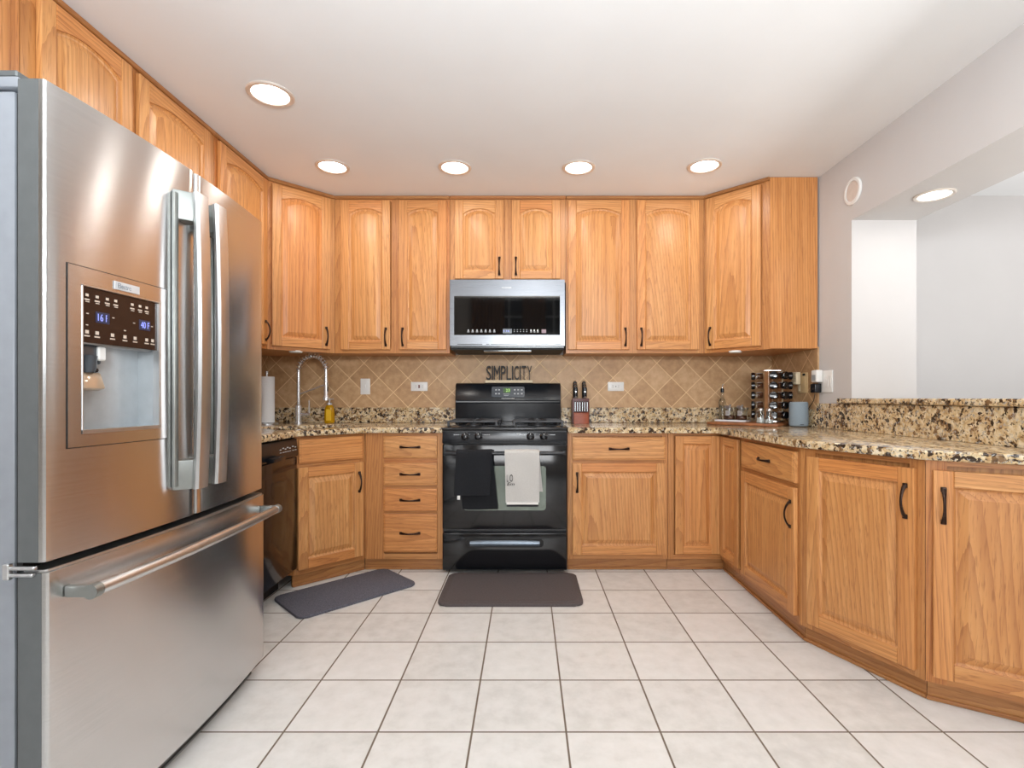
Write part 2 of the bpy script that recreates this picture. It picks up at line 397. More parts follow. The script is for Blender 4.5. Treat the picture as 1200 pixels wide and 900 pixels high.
# tiled backsplash on the walls
struct('wall_tile_back', TILE_B, (XL+.002, XR-.001, YB-.009, YB-.0005, .995, 1.385))
struct('wall_tile_right', TILE_S, (XR-.009, XR-.0005, 3.175, YB-.010, .995, 1.385))
struct('wall_tile_left', TILE_S, (XL+.0005, XL+.009, 2.05, YB-.010, .995, 1.385))

# ------------------------------------------------------------------ cabinet kit
def make_door(w, h, arch=0.0, sw=.056, t=.020):
    """framed raised-panel door, local x 0..w, z 0..h, front at y=0"""
    m = MB(); br = sw; apex = h-sw; side = apex-arch
    def zt(x):
        if not arch: return apex
        u = (x-sw)/(w-2*sw)*2-1; return side+arch*(1-abs(u)**2.2)
    m.box(0, sw, 0, t, 0, h, OAK_V, .0035, 2); m.box(w-sw, w, 0, t, 0, h, OAK_V, .0035, 2)
    m.box(sw+.0003, w-sw-.0003, 0.0004, t, 0, br, OAK_H, .0030, 2)
    n = 18 if arch else 2
    xs = [sw+(w-2*sw)*i/n for i in range(n+1)]
    poly = [(x, zt(x)) for x in xs]+[(w-sw, h-.001), (sw, h-.001)]
    M = Matrix(((1, 0, 0, 0), (0, 0, -1, t), (0, 1, 0, 0), (0, 0, 0, 1)))   # polygon in x-z, extruded along y
    m.prism(poly, 0, t-.0004, OAK_H, .0030, 2, M=M)
    def loop(ins, y):
        a, b = sw+ins, w-sw-ins; pts = [(a, br+ins), (b, br+ins)]
        N = 24 if arch else 4
        for i in range(N+1):
            x = b+(a-b)*i/N; xx = sw+(x-a)/(b-a)*(w-2*sw); pts.append((x, zt(xx)-ins))
        return [(x, y, z) for x, z in pts]
    m.rings([loop(-.003, .004), loop(.006, .0115), loop(.011, .0125), loop(.035, .003), loop(.038, .0022)], OAK_V, cap0=False, cap1=True)
    return m
def add_handle(parent, x, z, horiz=False, L=.112, y=0.0):
    m = MB(); n = 14; pts = []; r = []; w = []
    for i in range(n+1):
        u = i/n; s = (u-.5)*L; hgt = .0035+.024*math.sin(PI*u)**.75
        pts.append((s, -hgt, 0) if horiz else (0, -hgt, s))
        e = abs(2*u-1); r.append(.0034+.0012*e); w.append(.0046+.0034*e**2)
    up = (0, 1, 0)
    m.tube(pts, r, BRONZE, 10, w=w, up=up)
    for s in (-L/2, L/2):
        p = (s, 0, 0) if horiz else (0, 0, s)
        M = Matrix.Translation(p)
        m.box(-.0085, .0085, -.0055, .0, -.0085, .0085, BRONZE, .0025, 2, M=M)
    return m.build('handle', parent, (x, y, z))
def door_on(root, x0, x1, z0, z1, arch=0.0, handle=None, hz=None, y=-.0205, sw=.056):
    w, h = x1-x0, z1-z0
    d = make_door(w, h, arch, sw).build('door', root, (x0, y, z0), sharp=14)
    if handle: add_handle(d, .028 if handle == 'l' else w-.028, hz if hz is not None else h-.12)
    return d
def drawer_on(root, x0, x1, z0, z1, handle=True, y=-.0205, name='drawer'):
    m = MB(); w, h = x1-x0, z1-z0
    t = bmesh.new()
    def lp(i, yy): return [(i, yy, i), (w-i, yy, i), (w-i, yy, h-i), (i, yy, h-i)]
    t.free()
    m.rings([lp(0, .02), lp(0, .0055), lp(.003, .003), lp(.009, .002), lp(.012, 0)], OAK_H)
    d = m.build(name, root, (x0, y, z0), sharp=14)
    if handle: add_handle(d, w/2, h/2, True)
    return d
def frame(root, w, z0, z1, stiles, rails, t=.02, ml=0, mr=0):
    m = MB()
    for i, (a, b) in enumerate(stiles):
        l = ml if i == 0 else 0; k = mr if i == len(stiles)-1 else 0
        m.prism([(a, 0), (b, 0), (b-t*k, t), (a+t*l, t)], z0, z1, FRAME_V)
    xs = sorted(stiles)
    for a, b in rails:
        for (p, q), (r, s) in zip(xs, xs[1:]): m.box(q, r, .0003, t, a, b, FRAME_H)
    return m.build('face_frame', root)
G_UP, G_LOW = 'oak wall cabinets', 'oak base cabinets'
UZ0, UZ1 = 1.371, 2.436
DZ0, DZ1 = 1.394, 2.404
def wall_cab(label, loc, rot, w, depth, doors, stiles, z0=UZ0, dz0=DZ0, poly=None, crown=True, arch=.034, trim=None):
    r = thing('wall_cabinet', label, 'cabinet', (loc[0], loc[1], 0), rot, G_UP)
    m = MB(); 
    if poly: m.prism(poly, z0+.004, UZ1, OAK_V)
    else: m.box(.0008, w-.0008, .0205, depth-.012, z0+.004, UZ1, OAK_V)
    m.build('carcass', r)
    frame(r, w, z0, UZ1, stiles, [(z0, z0+.035), (UZ1-.04, UZ1)])
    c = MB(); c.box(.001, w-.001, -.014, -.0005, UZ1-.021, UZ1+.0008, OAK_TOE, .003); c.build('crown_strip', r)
    for (a, b, hd) in doors:
        door_on(r, a, b, dz0, DZ1, arch, hd, .085)
    return r
e = .0008
# wall behind the range
def X0(x, x0): return x-x0
x0, x1 = -1.302, -.521
wall_cab('oak wall cabinet with two tall arched doors between faucet corner and microwave', (x0, 3.475), 0, x1-x0, .305,
         [(X0(-1.2553, x0), X0(-.9213, x0), 'r'), (X0(-.8637, x0), X0(-.5413, x0), 'l')], [(e, .052), (.385, .436), (x1-x0-.025, x1-x0-e)])
x0, x1 = -.520, .2665
wall_cab('short oak wall cabinet with two small doors directly above the microwave', (x0, 3.475), 0, x1-x0, .305,
         [(X0(-.4854, x0), X0(-.1555, x0), 'r'), (X0(-.0996, x0), X0(.2286, x0), 'l')], [(e, .045), (.358, .424), (x1-x0-.05, x1-x0-e)], 1.852, 1.872, arch=.036)
x0, x1 = .2675, 1.204
wall_cab('wide oak wall cabinet with two tall arched doors above the knife block', (x0, 3.475), 0, x1-x0, .305,
         [(X0(.2804, x0), X0(.6956, x0), 'r'), (X0(.7468, x0), X0(1.1655, x0), 'l')], [(e, .025), (.425, .484), (x1-x0-.05, x1-x0-e)])
# diagonal corner cabinets
q = math.sqrt(.5)
def loc_poly(pts, o, rot):
    c, s = math.cos(-rot), math.sin(-rot)
    return [((x-o[0])*c-(y-o[1])*s, (x-o[0])*s+(y-o[1])*c) for x, y in pts]
o = (-1.607, 3.171); dl = .4300
P = [(-1.606, 3.173), (-1.593, 3.2135), (-1.3445, 3.462), (-1.304, 3.475), (-1.304, 3.768), (-1.901, 3.768), (-1.901, 3.173)]
wall_cab('diagonal oak corner wall cabinet hanging above the sink faucet', o, PI/4, dl, 0, [(.024, .392, 'r')], [(.002, .05), (dl-.05, dl-.002)], poly=loc_poly(P, o, PI/4))
o = (1.2055, 3.4745)
P = [(1.2065, 3.475), (1.247, 3.462), (1.4955, 3.2135), (1.5095, 3.172), (1.803, 3.172), (1.803, 3.768), (1.2065, 3.768)]
rc = wall_cab('diagonal oak corner wall cabinet with exposed end panel above the spice rack', o, -PI/4, dl, 0, [(.024, .378, 'l')], [(.002, .05), (dl-.052, dl-.002)], poly=loc_poly(P, o, -PI/4))
# wall above and beyond the fridge; local x runs away from the camera
wall_cab('tall oak wall cabinet squeezed between fridge and diagonal faucet corner', (-1.608, 2.632), PI/2, .536, .303, [(.026, .512, 'r')], [(e, .05), (.486, .536-e)])
wall_cab('short oak cabinet with two arched doors over the dispenser half of the fridge', (-1.608, 1.625), PI/2, 1.005, .303, [(.050, .440, None), (.478, .952, None)], [(e, .07), (.42, .50), (.93, 1.005-e)], 1.80, 1.822)
wall_cab('short oak cabinet at the ceiling over the hinge edge of the fridge', (-1.608, 1.00), PI/2, .623, .303, [(.03, .575, None)], [(e, .05), (.56, .623-e)], 1.80, 1.822)

# base cabinets
BZ0, BZ1 = .0715, .8515
def base_cab(label, loc, rot, w, depth, stiles, rails, poly=None, toe=True, frame_on=True, ml=0, mr=0, top=BZ1):
    r = thing('base_cabinet', label, 'cabinet', (loc[0], loc[1], 0), rot, G_LOW)
    m = MB()
    if poly: m.prism(poly, BZ0+.002, top, OAK_V)
    else: m.box(.001, w-.001-.0205*mr, .0205, depth, BZ0+.002, BZ1, OAK_V)
    m.build('carcass', r)
    if frame_on: frame(r, w, BZ0, BZ1, stiles, rails, ml=ml, mr=mr)
    if toe:
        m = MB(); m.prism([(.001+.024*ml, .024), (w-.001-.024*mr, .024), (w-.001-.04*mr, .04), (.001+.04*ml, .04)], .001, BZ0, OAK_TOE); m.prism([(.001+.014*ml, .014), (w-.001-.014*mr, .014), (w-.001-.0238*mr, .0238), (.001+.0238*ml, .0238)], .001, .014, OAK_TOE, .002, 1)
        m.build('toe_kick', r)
    return r
TOPR, BOTR = (.832, BZ1), (BZ0, .105)
r = base_cab('oak drawer base with four stacked drawers between sink and range', (-.998, 3.17), 0, .480, .59, [(e, .118), (.445, .480-e)], [TOPR, (.66, .70), (.50, .53), (.345, .375), BOTR], ml=-.40)
for a, b in ((.698, .834), (.530, .668), (.370, .510), (.119, .354)): drawer_on(r, X0(-.882, -.998), X0(-.551, -.998), a, b)
r = base_cab('oak base cabinet with wide drawer over one door beside the range', (.2535, 3.17), 0, .620, .59, [(e, .035), (.585, .620-e)], [TOPR, (.66, .70), BOTR])
drawer_on(r, .030, .6025, .684, .826)
door_on(r, .030, .6025, .101, .668, 0, 'l')
# sink cabinet across the corner
o = (-1.3025, 2.867)
P = [(-1.3025, 2.868), (-1.288, 2.91), (-1.042, 3.156), (-1.021, 3.1955), (-1.0, 3.1955), (-1.0, 3.76), (-1.893, 3.76), (-1.893, 2.868)]
r = base_cab('diagonal oak sink cabinet with false drawer front behind the charcoal mat', o, PI/4, .429, 0, [(.002, .035), (.392, .427)], [TOPR, (.66, .70), BOTR], poly=loc_poly(P, o, PI/4), top=.668, mr=-.40)
drawer_on(r, .022, .404, .698, .836, False, name='false_drawer_front')
door_on(r, .016, .408, .100, .676, 0, 'r')
# corner carousel cabinet: a two-leaf door wraps the inner corner
r = thing('base_cabinet', 'oak corner base cabinet with folding handleless door in the inner corner', 'cabinet', (.8745, 3.17, 0), 0, G_LOW)
P = [(.875, 3.1905), (1.2255, 3.1905), (1.2255, 2.877), (1.795, 2.877), (1.795, 3.76), (.875, 3.76)]
m = MB(); m.prism([(x-.8745, y-3.17) for x, y in P], BZ0+.002, BZ1, OAK_V); m.build('carcass', r)
m = MB()
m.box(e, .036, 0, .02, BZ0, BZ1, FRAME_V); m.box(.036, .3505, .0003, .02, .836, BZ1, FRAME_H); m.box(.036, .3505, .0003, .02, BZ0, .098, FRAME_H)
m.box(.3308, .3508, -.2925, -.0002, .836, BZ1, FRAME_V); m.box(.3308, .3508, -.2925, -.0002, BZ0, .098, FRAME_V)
m.build('face_frame', r)
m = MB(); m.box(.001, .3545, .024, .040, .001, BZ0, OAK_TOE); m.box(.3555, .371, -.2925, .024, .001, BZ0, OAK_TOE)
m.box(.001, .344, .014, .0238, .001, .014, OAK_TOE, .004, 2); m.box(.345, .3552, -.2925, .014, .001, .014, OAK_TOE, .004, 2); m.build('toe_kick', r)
make_door(.274, .730, sw=.050).build('door', r, (.0425, -.0175, .104), sharp=14)
d = make_door(.262, .730, sw=.050).build('door', r, (.3135, -.0205, .104), sharp=14); d.rotation_euler = (0, 0, -PI/2)
M12, M23 = math.tan(math.radians(12.1)), math.tan(math.radians(16.9))
r = base_cab('oak base cabinet with drawer and door facing the fridge, next to the inner corner', (1.205, 2.8755), -PI/2, .622, .585, [(e, .040), (.600, .622-e)], [TOPR, (.66, .70), BOTR], mr=M12)
drawer_on(r, .040, .604, .690, .830)
door_on(r, .040, .604, .101, .668, 0, 'r')
# peninsula, turning towards the camera in two steps
A2 = Vector((1.2052, 2.2525)); a2 = math.radians(-65.8); w2 = .490; d2 = Vector((math.cos(a2), math.sin(a2))); B2 = A2+d2*w2
a3 = math.radians(-32.0); w3 = .455; d3 = Vector((math.cos(a3), math.sin(a3))); C2 = B2+d3*w3
n2 = Vector((-d2.y, d2.x)); n3 = Vector((-d3.y, d3.x))       # into the cabinet
P = [A2+n2*.0205+d2*.012, B2+n2*.0205-d2*.008, (1.79, B2.y+.004), (1.79, 2.251), (1.2265, 2.251)]
r = base_cab('oak peninsula cabinet with one tall door where the counter starts to curve', A2, a2, w2, 0, [(.001, .07), (.44, w2-.001)], [TOPR, BOTR], poly=loc_poly([tuple(p) for p in P], A2, a2), ml=M12, mr=M23)
door_on(r, .043, .465, .098, .818, 0, 'r')
P = [B2+n3*.0205+d3*.012, C2+n3*.0205, (1.79, C2.y+.03), (1.79, B2.y+.002), (B2.x+.03, B2.y+.002)]
r = base_cab('oak peninsula cabinet with one wide door at the curved bar end', B2, a3, w3, 0, [(.001, .06), (w3-.04, w3-.001)], [TOPR, BOTR], poly=loc_poly([tuple(p) for p in P], B2, a3), ml=M23)
door_on(r, .020, .440, .098, .818, 0, 'l')

# ------------------------------------------------------------------ worktops
CT0, CT1 = .8525, .887
def line_x(p, d, qq, f):
    den = d.x*f.y-d.y*f.x; t = ((qq.x-p.x)*f.y-(qq.y-p.y)*f.x)/den; return p+d*t
ov = .036
pA = line_x(Vector((1.17, 3)), Vector((0, -1)), A2-n2*ov, d2)
pB = line_x(A2-n2*ov, d2, B2-n3*ov, d3)
pC = B2-n3*ov+d3*(w3+.0)
poly = [(.2535, 3.777), (.2535, 3.134), (1.155, 3.134), (1.168, 3.120), tuple(pA), tuple(pB), tuple(pC), (1.812, pC.y+.02), (1.812, 3.777)]
ct = thing('countertop', 'speckled tan granite worktop from the range around to the curved bar', 'worktop')
m = MB(); m.prism(poly, CT0, CT1, GRANITE, .007, 3); m.build('slab', ct)
m = MB(); m.box(.2535, 1.790, 3.752, 3.7705, CT1+.0004, .9975, GRANITE, .002); m.build('upstand', ct)
m = MB(); m.box(1.7915, 1.8055, 3.168, 3.7505, CT1+.0004, .9975, GRANITE, .002)
m.box(1.7915, 1.8145, 1.47, 3.167, CT1+.0004, 1.0355, GRANITE, .002); m.build('upstand', ct)
m = MB(); m.prism([(1.775, 2.93), (1.79, 2.945), (1.8135, 2.945), (1.8135, 2.8565), (2.20, 2.8565), (2.20, 1.40), (1.775, 1.40)], 1.0367, 1.0665, GRANITE, .007, 3)
tag(m.build('bar_ledge'), 'raised granite bar ledge on the half wall above the worktop', 'ledge')

# worktop with the sink cut out of it
cs = Vector((-1.352, 3.214)); su = Vector((q, q)); sv = Vector((-q, q))
hole = [tuple(cs+su*x+sv*y) for x, y in rrect(.52, .40, .06, 4)]
out = [(-1.911, 3.777), (-1.911, 2.05), (-1.268, 2.05), (-1.268, 2.845), (-.979, 3.134), (-.517, 3.134), (-.517, 3.777)]
ct = thing('countertop', 'speckled granite worktop holding the sink between fridge and range', 'worktop')
t = bmesh.new()
def ring_edges(p):
    vs = [t.verts.new((x, y, CT1)) for x, y in p]
    return [t.edges.new((vs[i], vs[(i+1) % len(vs)])) for i in range(len(vs))]
es = ring_edges(out)+ring_edges(hole)
bmesh.ops.triangle_fill(t, use_beauty=True, use_dissolve=False, edges=es)
fs = [f for f in t.faces if not all((Vector((v.co.x, v.co.y))-cs).length < .40 and any(abs(v.co.x-h[0])+abs(v.co.y-h[1]) < 1e-5 for h in hole) for v in f.verts)]
bmesh.ops.delete(t, geom=[f for f in t.faces if f not in fs], context='FACES_ONLY')
ext = bmesh.ops.extrude_face_region(t, geom=list(t.faces))
for v in ext['geom']:
    if isinstance(v, bmesh.types.BMVert): v.co.z = CT0
bmesh.ops.recalc_face_normals(t, faces=list(t.faces))
es = [ed for ed in t.edges if len(ed.link_faces) == 2 and ed.calc_face_angle(0) > 1 and abs(ed.verts[0].co.z-ed.verts[1].co.z) < 1e-5]
bmesh.ops.bevel(t, geom=es, offset=.007, segments=3, affect='EDGES', profile=.5)
m = MB(); m.absorb(t, GRANITE); m.build('slab', ct)
m = MB(); m.box(-1.892, -.517, 3.752, 3.7705, CT1+.0004, .9975, GRANITE, .002); m.build('upstand', ct)
m = MB(); m.box(-1.9035, -1.8935, 2.06, 3.7505, CT1+.0004, .9975, GRANITE, .002); m.build('upstand', ct)
# undermount bowl
m = MB(); st = simple('sink_steel', (170, 172, 174), .3, 1)
def bowl(w, d, r, z): return [(*(cs+su*x+sv*y), z) for x, y in rrect(w, d, r, 4)]
m.rings([bowl(.545, .425, .07, .852), bowl(.52, .40, .06, .8515), bowl(.505, .385, .06, .70), bowl(.46, .34, .05, .684)], st, cap0=False)
tag(m.build('kitchen_sink'), 'steel undermount sink bowl set diagonally in the corner worktop', 'sink')

# ------------------------------------------------------------------ refrigerator (front faces +x)
fr = thing('refrigerator', 'stainless steel french door refrigerator with water dispenser', 'refrigerator', (0, 0, 0))
F0, F1 = 1.098, 2.008; FC = (F0+F1)/2; FH = (F1-F0)/2
def fx(y, base, bow=.027): return base+bow*(1-((y-FC)/FH)**2)
def bow_poly(y0, y1, xb, base, r0=True, r1=True, n=14, bow=.027):
    pts = []
    rr = .010
    ys = [y0+(y1-y0)*i/n for i in range(n+1)]
    front = []
    for i, y in enumerate(ys):
        if i == 0 and r0:
            for k in range(4):
                a = k/3*PI/2; front.append((fx(y0+rr, base, bow)-rr+rr*math.sin(a), y0+rr-rr*math.cos(a)))
        elif i == n and r1:
            for k in range(4):
                a = k/3*PI/2; front.append((fx(y1-rr, base, bow)-rr+rr*math.cos(a), y1-rr+rr*math.sin(a)))
        else: front.append((fx(y, base, bow), y))
    return [(xb, y0)]+front+[(xb, y1)]
FB, XBK = -1.036, -1.092
m = MB(); m.box(-1.893, -1.108, 1.108, 1.998, .03, 1.735, FRIDGE_SIDE, .006, 2)
for x in (-1.82, -1.18):
    for y in (1.16, 1.95): m.cyl((x, y, .0), (x, y, .031), .022, GASKET, 12)
m.build('case', fr)
m = MB(); m.box(-1.107, -1.0935, 1.112, 1.994, .07, 1.73, GASKET); m.build('door_gasket', fr, label='black rubber seal')
# kick grille below the drawer
m = MB(); m.prism(bow_poly(1.13, 1.985, -1.10, -1.066), .004, .052, simple('grille_grey', (112, 112, 110), .5))
for k in range(3): m.prism(bow_poly(1.15, 1.97, -1.08, -1.064, False, False), .012+k*.013, .018+k*.013, GASKET)
m.build('kick_grille', fr)
DT, DB = 1.755, .716
HY0, HY1, HZ0, HZ1 = 1.168, 1.424, .972, 1.356          # dispenser opening
def door_prism(mb, y0, y1, z0, z1, r0, r1, mat):
    mb.prism(bow_poly(y0, y1, XBK+.012, FB, r0, r1), z0, z1, mat)
m = MB(); yl0, yl1 = F0+.001, 1.5575
door_prism(m, yl0, yl1, DB, DT, True, True, STEEL_F)
leaf = m; m = MB()
m.box(XBK, XBK+.0118, yl0, yl1, DB, DT, DOOR_SIDE)
m.box(XBK+.0119, -1.0482, yl0-.0006, yl0-.0001, DB, DT, DOOR_SIDE)
def cut(mb, box):
    a = mb.build('leaf', sharp=28); cb = MB(); cb.box(*box, STEEL_F); c = cb.build('cutter')
    md = a.modifiers.new('b', 'BOOLEAN'); md.operation = 'DIFFERENCE'; md.object = c; md.solver = 'EXACT'
    bpy.context.view_layer.update()
    me = bpy.data.meshes.new_from_object(a.evaluated_get(bpy.context.evaluated_depsgraph_get()))
    t = bmesh.new(); t.from_mesh(me); bpy.data.meshes.remove(me)
    for x in (a, c): bpy.data.objects.remove(x)
    return t
m.absorb(cut(leaf, (-1.2, -.9, HY0, HY1, HZ0, HZ1)), STEEL_F)
dl_ = m.build('door', fr, sharp=28)
m = MB(); door_prism(m, 1.5635, F1-.001, DB, DT, True, True, STEEL_F); m.box(XBK, XBK+.0118, 1.5635, F1-.001, DB, DT, DOOR_SIDE)
dr_ = m.build('door', fr, sharp=28)
# dispenser: frame plate, recess, panel, nozzle
def fxd(y, d=0): return fx(y, FB)+d
# local frame of the dispenser: u along y, w up, depth inward (-x)
ang = math.atan2(fx(1.424, FB)-fx(1.168, FB), .256)
def DM(depth=0):   # maps (u, dpt, z): u=0..1 metres from y=1.13 along the door, outward positive -> world
    return None
Yd0, Yd1, Zd0, Zd1 = 1.148, 1.437, .957, 1.372
def plate(mb, y0, y1, z0, z1, d0, d1, mat, n=6, b=0):
    ys = [y0+(y1-y0)*i/n for i in range(n+1)]
    poly = [(fx(y, FB)+d1, y) for y in ys]+[(fx(y, FB)+d0, y) for y in ys[::-1]]
    mb.prism(poly, z0, z1, mat, b, 1)
m = MB()
oy0, oy1, oz0, oz1 = 1.180, 1.412, .986, 1.332
plate(m, Yd0, oy0, Zd0, Zd1, .0009, .0022, STEEL_F); plate(m, oy1, Yd1, Zd0, Zd1, .0009, .0022, STEEL_F)
plate(m, oy0, oy1, Zd0, oz0, .0009, .0022, STEEL_F); plate(m, oy0, oy1, oz1, Zd1, .0009, .0022, STEEL_F)
for q5 in ((Yd0-.002, Yd0+.01, Zd0-.002, Zd1+.002), (Yd1-.01, Yd1+.002, Zd0-.002, Zd1+.002), (Yd0, Yd1, Zd0-.002, Zd0+.01), (Yd0, Yd1, Zd1-.01, Zd1+.002)): plate(m, *q5, .0002, .0008, GASKET)
m.build('dispenser_frame', dl_)
m = MB()   # bright inner lip
plate(m, oy1-.008, oy1, oz0, oz1, -.012, .0045, STEEL_H); plate(m, oy0, oy1, oz0, oz0+.009, -.012, .0045, STEEL_H)
plate(m, oy0, oy0+.002, oz0, oz1, -.012, .0042, STEEL_H); plate(m, oy0, oy1, oz1-.003, oz1, -.012, .0042, STEEL_H)
m.build('dispenser_lip', dl_, label='bright steel inner lip')
# cavity: a real recess (5.5 cm deep) lined with pale grey plastic
m = MB(); xb = FB-.033; zc1 = 1.196
m.box(xb-.002, xb, oy0, oy1, oz0, 1.33, RECESS_M)
m.box(xb, fxd(1.29)-.006, oy1-.004, oy1-.001, oz0, 1.33, RECESS_M); m.box(xb, fxd(1.19)-.004, oy0, oy0+.002, oz0, 1.33, RECESS_M)
m.box(xb, fxd(1.19)-.004, oy0, oy1, oz0-.004, oz0+.002, RECESS_M)
m.box(xb, fxd(1.19)-.004, oy0+.002, oy1-.004, zc1, zc1+.004, RECESS_M)
m.build('dispenser_recess', dl_, label='pale grey dispenser recess')
m = MB(); plate(m, oy0+.002, oy1-.007, 1.199, oz1-.004, -.010, -.001, DISP_M); m.build('control_panel', dl_, label='dark brown glossy control panel')
m = MB()
def spot(y, z, w, h, mat, d=.0002): plate(m, y-w/2, y+w/2, z-h/2, z+h/2, d-.0012, d, mat, 2)
def fcol(u): return oy0+.002+(oy1-oy0-.009)*u
def icon_done():
    global m
    m.build('control_icon', dl_, label='pale printed control icon'); m = MB()
for u in (.06, .175, .295, .40, .62, .73, .83):
    spot(fcol(u), 1.310, .007, .006, TAN_PRINT); spot(fcol(u), 1.2995, .012, .0032, TAN_PRINT); spot(fcol(u)+.001, 1.2945, .009, .002, TAN_PRINT); icon_done()
for u in (.06, .175, .36, .52, .66, .83, .92):
    spot(fcol(u), 1.224, .008, .008, TAN_PRINT); spot(fcol(u), 1.2145, .013, .003, TAN_PRINT); icon_done()
for u, z in ((.065, 1.267), (.37, 1.267), (.645, 1.263), (.91, 1.262), (.06, 1.240), (.52, 1.240)): spot(fcol(u), z, .005, .0022, TAN_PRINT); icon_done()
def dtext(body, yc, zc, w, h, mat):
    Mx = Matrix(((0, -1, 0, fx(yc, FB)+.0004), (1, 0, 0, yc), (0, 0, 1, zc), (0, 0, 0, 1)))
    m.text(body, -w/2, w/2, -h/2, h/2, 0, mat, .0006, M=Mx)
spot(fcol(.24), 1.262, .036, .026, LED_BACK, .0001); dtext('16 F', fcol(.24), 1.262, .030, .017, LED_BLUE)
m.build('temperature_display', dl_, label='blue lit 16 F figures'); m = MB()
spot(fcol(.80), 1.262, .036, .026, LED_BACK, .0001); dtext('40 F', fcol(.80), 1.262, .030, .017, LED_BLUE)
m.build('temperature_display', dl_, label='blue lit 40 F figures')
m = MB(); plate(m, 1.262, 1.337, 1.3385, 1.3585, .0036, .0048, simple('badge_silver', (212, 216, 220), .35, .3))
BADGE_T = simple('badge_grey', (128, 140, 150), .5)
Mx = Matrix(((0, -1, 0, fx(1.30, FB)+.0050), (1, 0, 0, 1.30), (0, 0, 1, 1.3485), (0, 0, 0, 1)))
m.text('Electrolux', -.031, .031, -.006, .006, 0, BADGE_T, .0005, M=Mx); m.build('badge', dl_, label='small silver name badge')
# nozzle housing and paddle
m = MB(); NZ = simple('smoky_plastic', (74, 80, 86), .12, .2)
yc = 1.222
m.box(xb, xb+.028, yc-.034, yc+.034, 1.150, 1.196, NZ, .006, 2); m.lathe([(.016, 0), (.020, .012), (.022, .04)], (xb+.018, yc, 1.130), NZ, 16)
m.box(xb+.004, xb+.034, yc+.018, yc+.040, 1.160, 1.194, WHITE_PL, .003)
m.build('water_nozzle', dl_, label='smoky plastic water nozzle')
m = MB(); Mt = Matrix.Translation((xb+.012, yc+.002, 1.128)) @ Matrix.Rotation(math.radians(-18), 4, 'Y')
m.box(-.010, .012, -.030, .034, -.042, 0, simple('clear_paddle', (196, 172, 146), .12, .35), .004, 2, M=Mt)
m.box(-.012, .014, -.032, .030, 0.001, .012, BLACK_SAT, .003, M=Mt); m.build('dispenser_paddle', dl_)
# upright door handles
def fridge_handle(door, ya, yb, sgn):
    """ya: middle of the outer bar; base strip on the far side (sgn -1: towards the camera)"""
    z0, z1 = .804, 1.668; xo = -.957; m = MB()
    def zs(n=20): return [z0+(z1-z0)*i/n for i in range(n+1)]
    # outer bar: flat, gently bowed strip
    rs = []
    for z in zs(): 
        u = (z-z0)/(z1-z0)*2-1; b = .010*(1-u*u)
        xc = xo+b
        rs.append([(xc-.013, ya-.025, z), (xc-.004, ya-.028, z), (xc+.003, ya-.022, z), (xc+.005, ya, z), (xc+.003, ya+.022, z), (xc-.004, ya+.028, z), (xc-.013, ya+.025, z)])
    m.rings(rs, STEEL_H)
    h = m.build('handle', door, label='tall bright steel bar handle')
    m = MB()
    for zc, s in ((z1, 1), (z0, -1)):
        za, zb_ = (zc-.085, zc) if s > 0 else (zc, zc+.085)
        yb0 = ya+sgn*.052
        xf = fx(yb0, FB)
        lo, hi = sorted((yb0-.02*0, ya+(-sgn)*.0185)); 
        ztip = zc-s*.010
        p = [(xf+.0005, yb0), (xo-.014, ya+sgn*.0205), (xo-.014, ya-sgn*.0205), (fx(ya, FB)+.0005, ya-sgn*.015)]
        m.prism(p, za, zb_, GREY_CAP, .004, 2)
    yb0 = ya+sgn*.052
    m.box(fx(yb0, FB)+.0003, fx(yb0, FB)+.012, yb0-.006, yb0+.012, z0+.01, z1-.01, GREY_CAP, .004, 2)
    m.build('handle_mount', h, label='grey metal handle end blocks')
fridge_handle(dl_, 1.512, 0, -1); fridge_handle(dr_, 1.606, 0, 1)
# freezer drawer
m = MB(); FBd = -1.029
m.prism(bow_poly(F0+.001, F1-.001, XBK+.012, FBd), .060, .693, STEEL_F); m.box(XBK, XBK+.0118, F0+.001, F1-.001, .060, .693, DOOR_SIDE)
m.box(XBK+.0119, -1.0412, F0+.0004, F0+.0009, .060, .693, DOOR_SIDE)
m.prism(bow_poly(F0+.004, F1-.004, XBK+.01, FBd-.006), .6935, .699, STEEL_H)
fd = m.build('freezer_drawer', fr, sharp=28)
m = MB(); pts = []
for i in range(17):
    y = 1.135+(1.985-1.135)*i/16; u = (y-1.56)/.425; pts.append((-.966+.018*(1-u*u), y, .640))
m.tube(pts, .0145, STEEL_H, 16); h = m.build('handle', fd, label='long round steel drawer handle')
m = MB()
for y in (1.142, 1.978):
    m = MB(); xx = -.966+.001
    m.box(fx(y, FBd)+.0005, xx+.004, y-.010, y+.010, .627, .653, GREY_CAP, .004, 2)
    m.cyl((xx, y-.011, .640), (xx, y+.011, .640), .0165, GREY_CAP, 18)
    m.build('handle_bracket', h, label='grey end bracket')
for y in (1.100, 1.946):
    m = MB(); m.box(-1.20, -1.0935, y, y+.06, 1.7385, 1.762, FRIDGE_SIDE, .004, 2)
    m.box(-1.145, -1.1, y+.004, y+.04, 1.7625, 1.778, DOOR_SIDE, .003); m.build('hinge_cover', fr)
m = MB(); m.box(-1.110, -1.046, 1.086, 1.0965, .702, .710, STEEL_H, .002); m.box(-1.110, -1.050, 1.086, 1.0965, .688, .695, STEEL_H, .002)
m.box(-1.112, -1.098, 1.084, 1.096, .682, .716, STEEL_H, .002); m.build('centre_hinge', fr, label='small steel hinge')

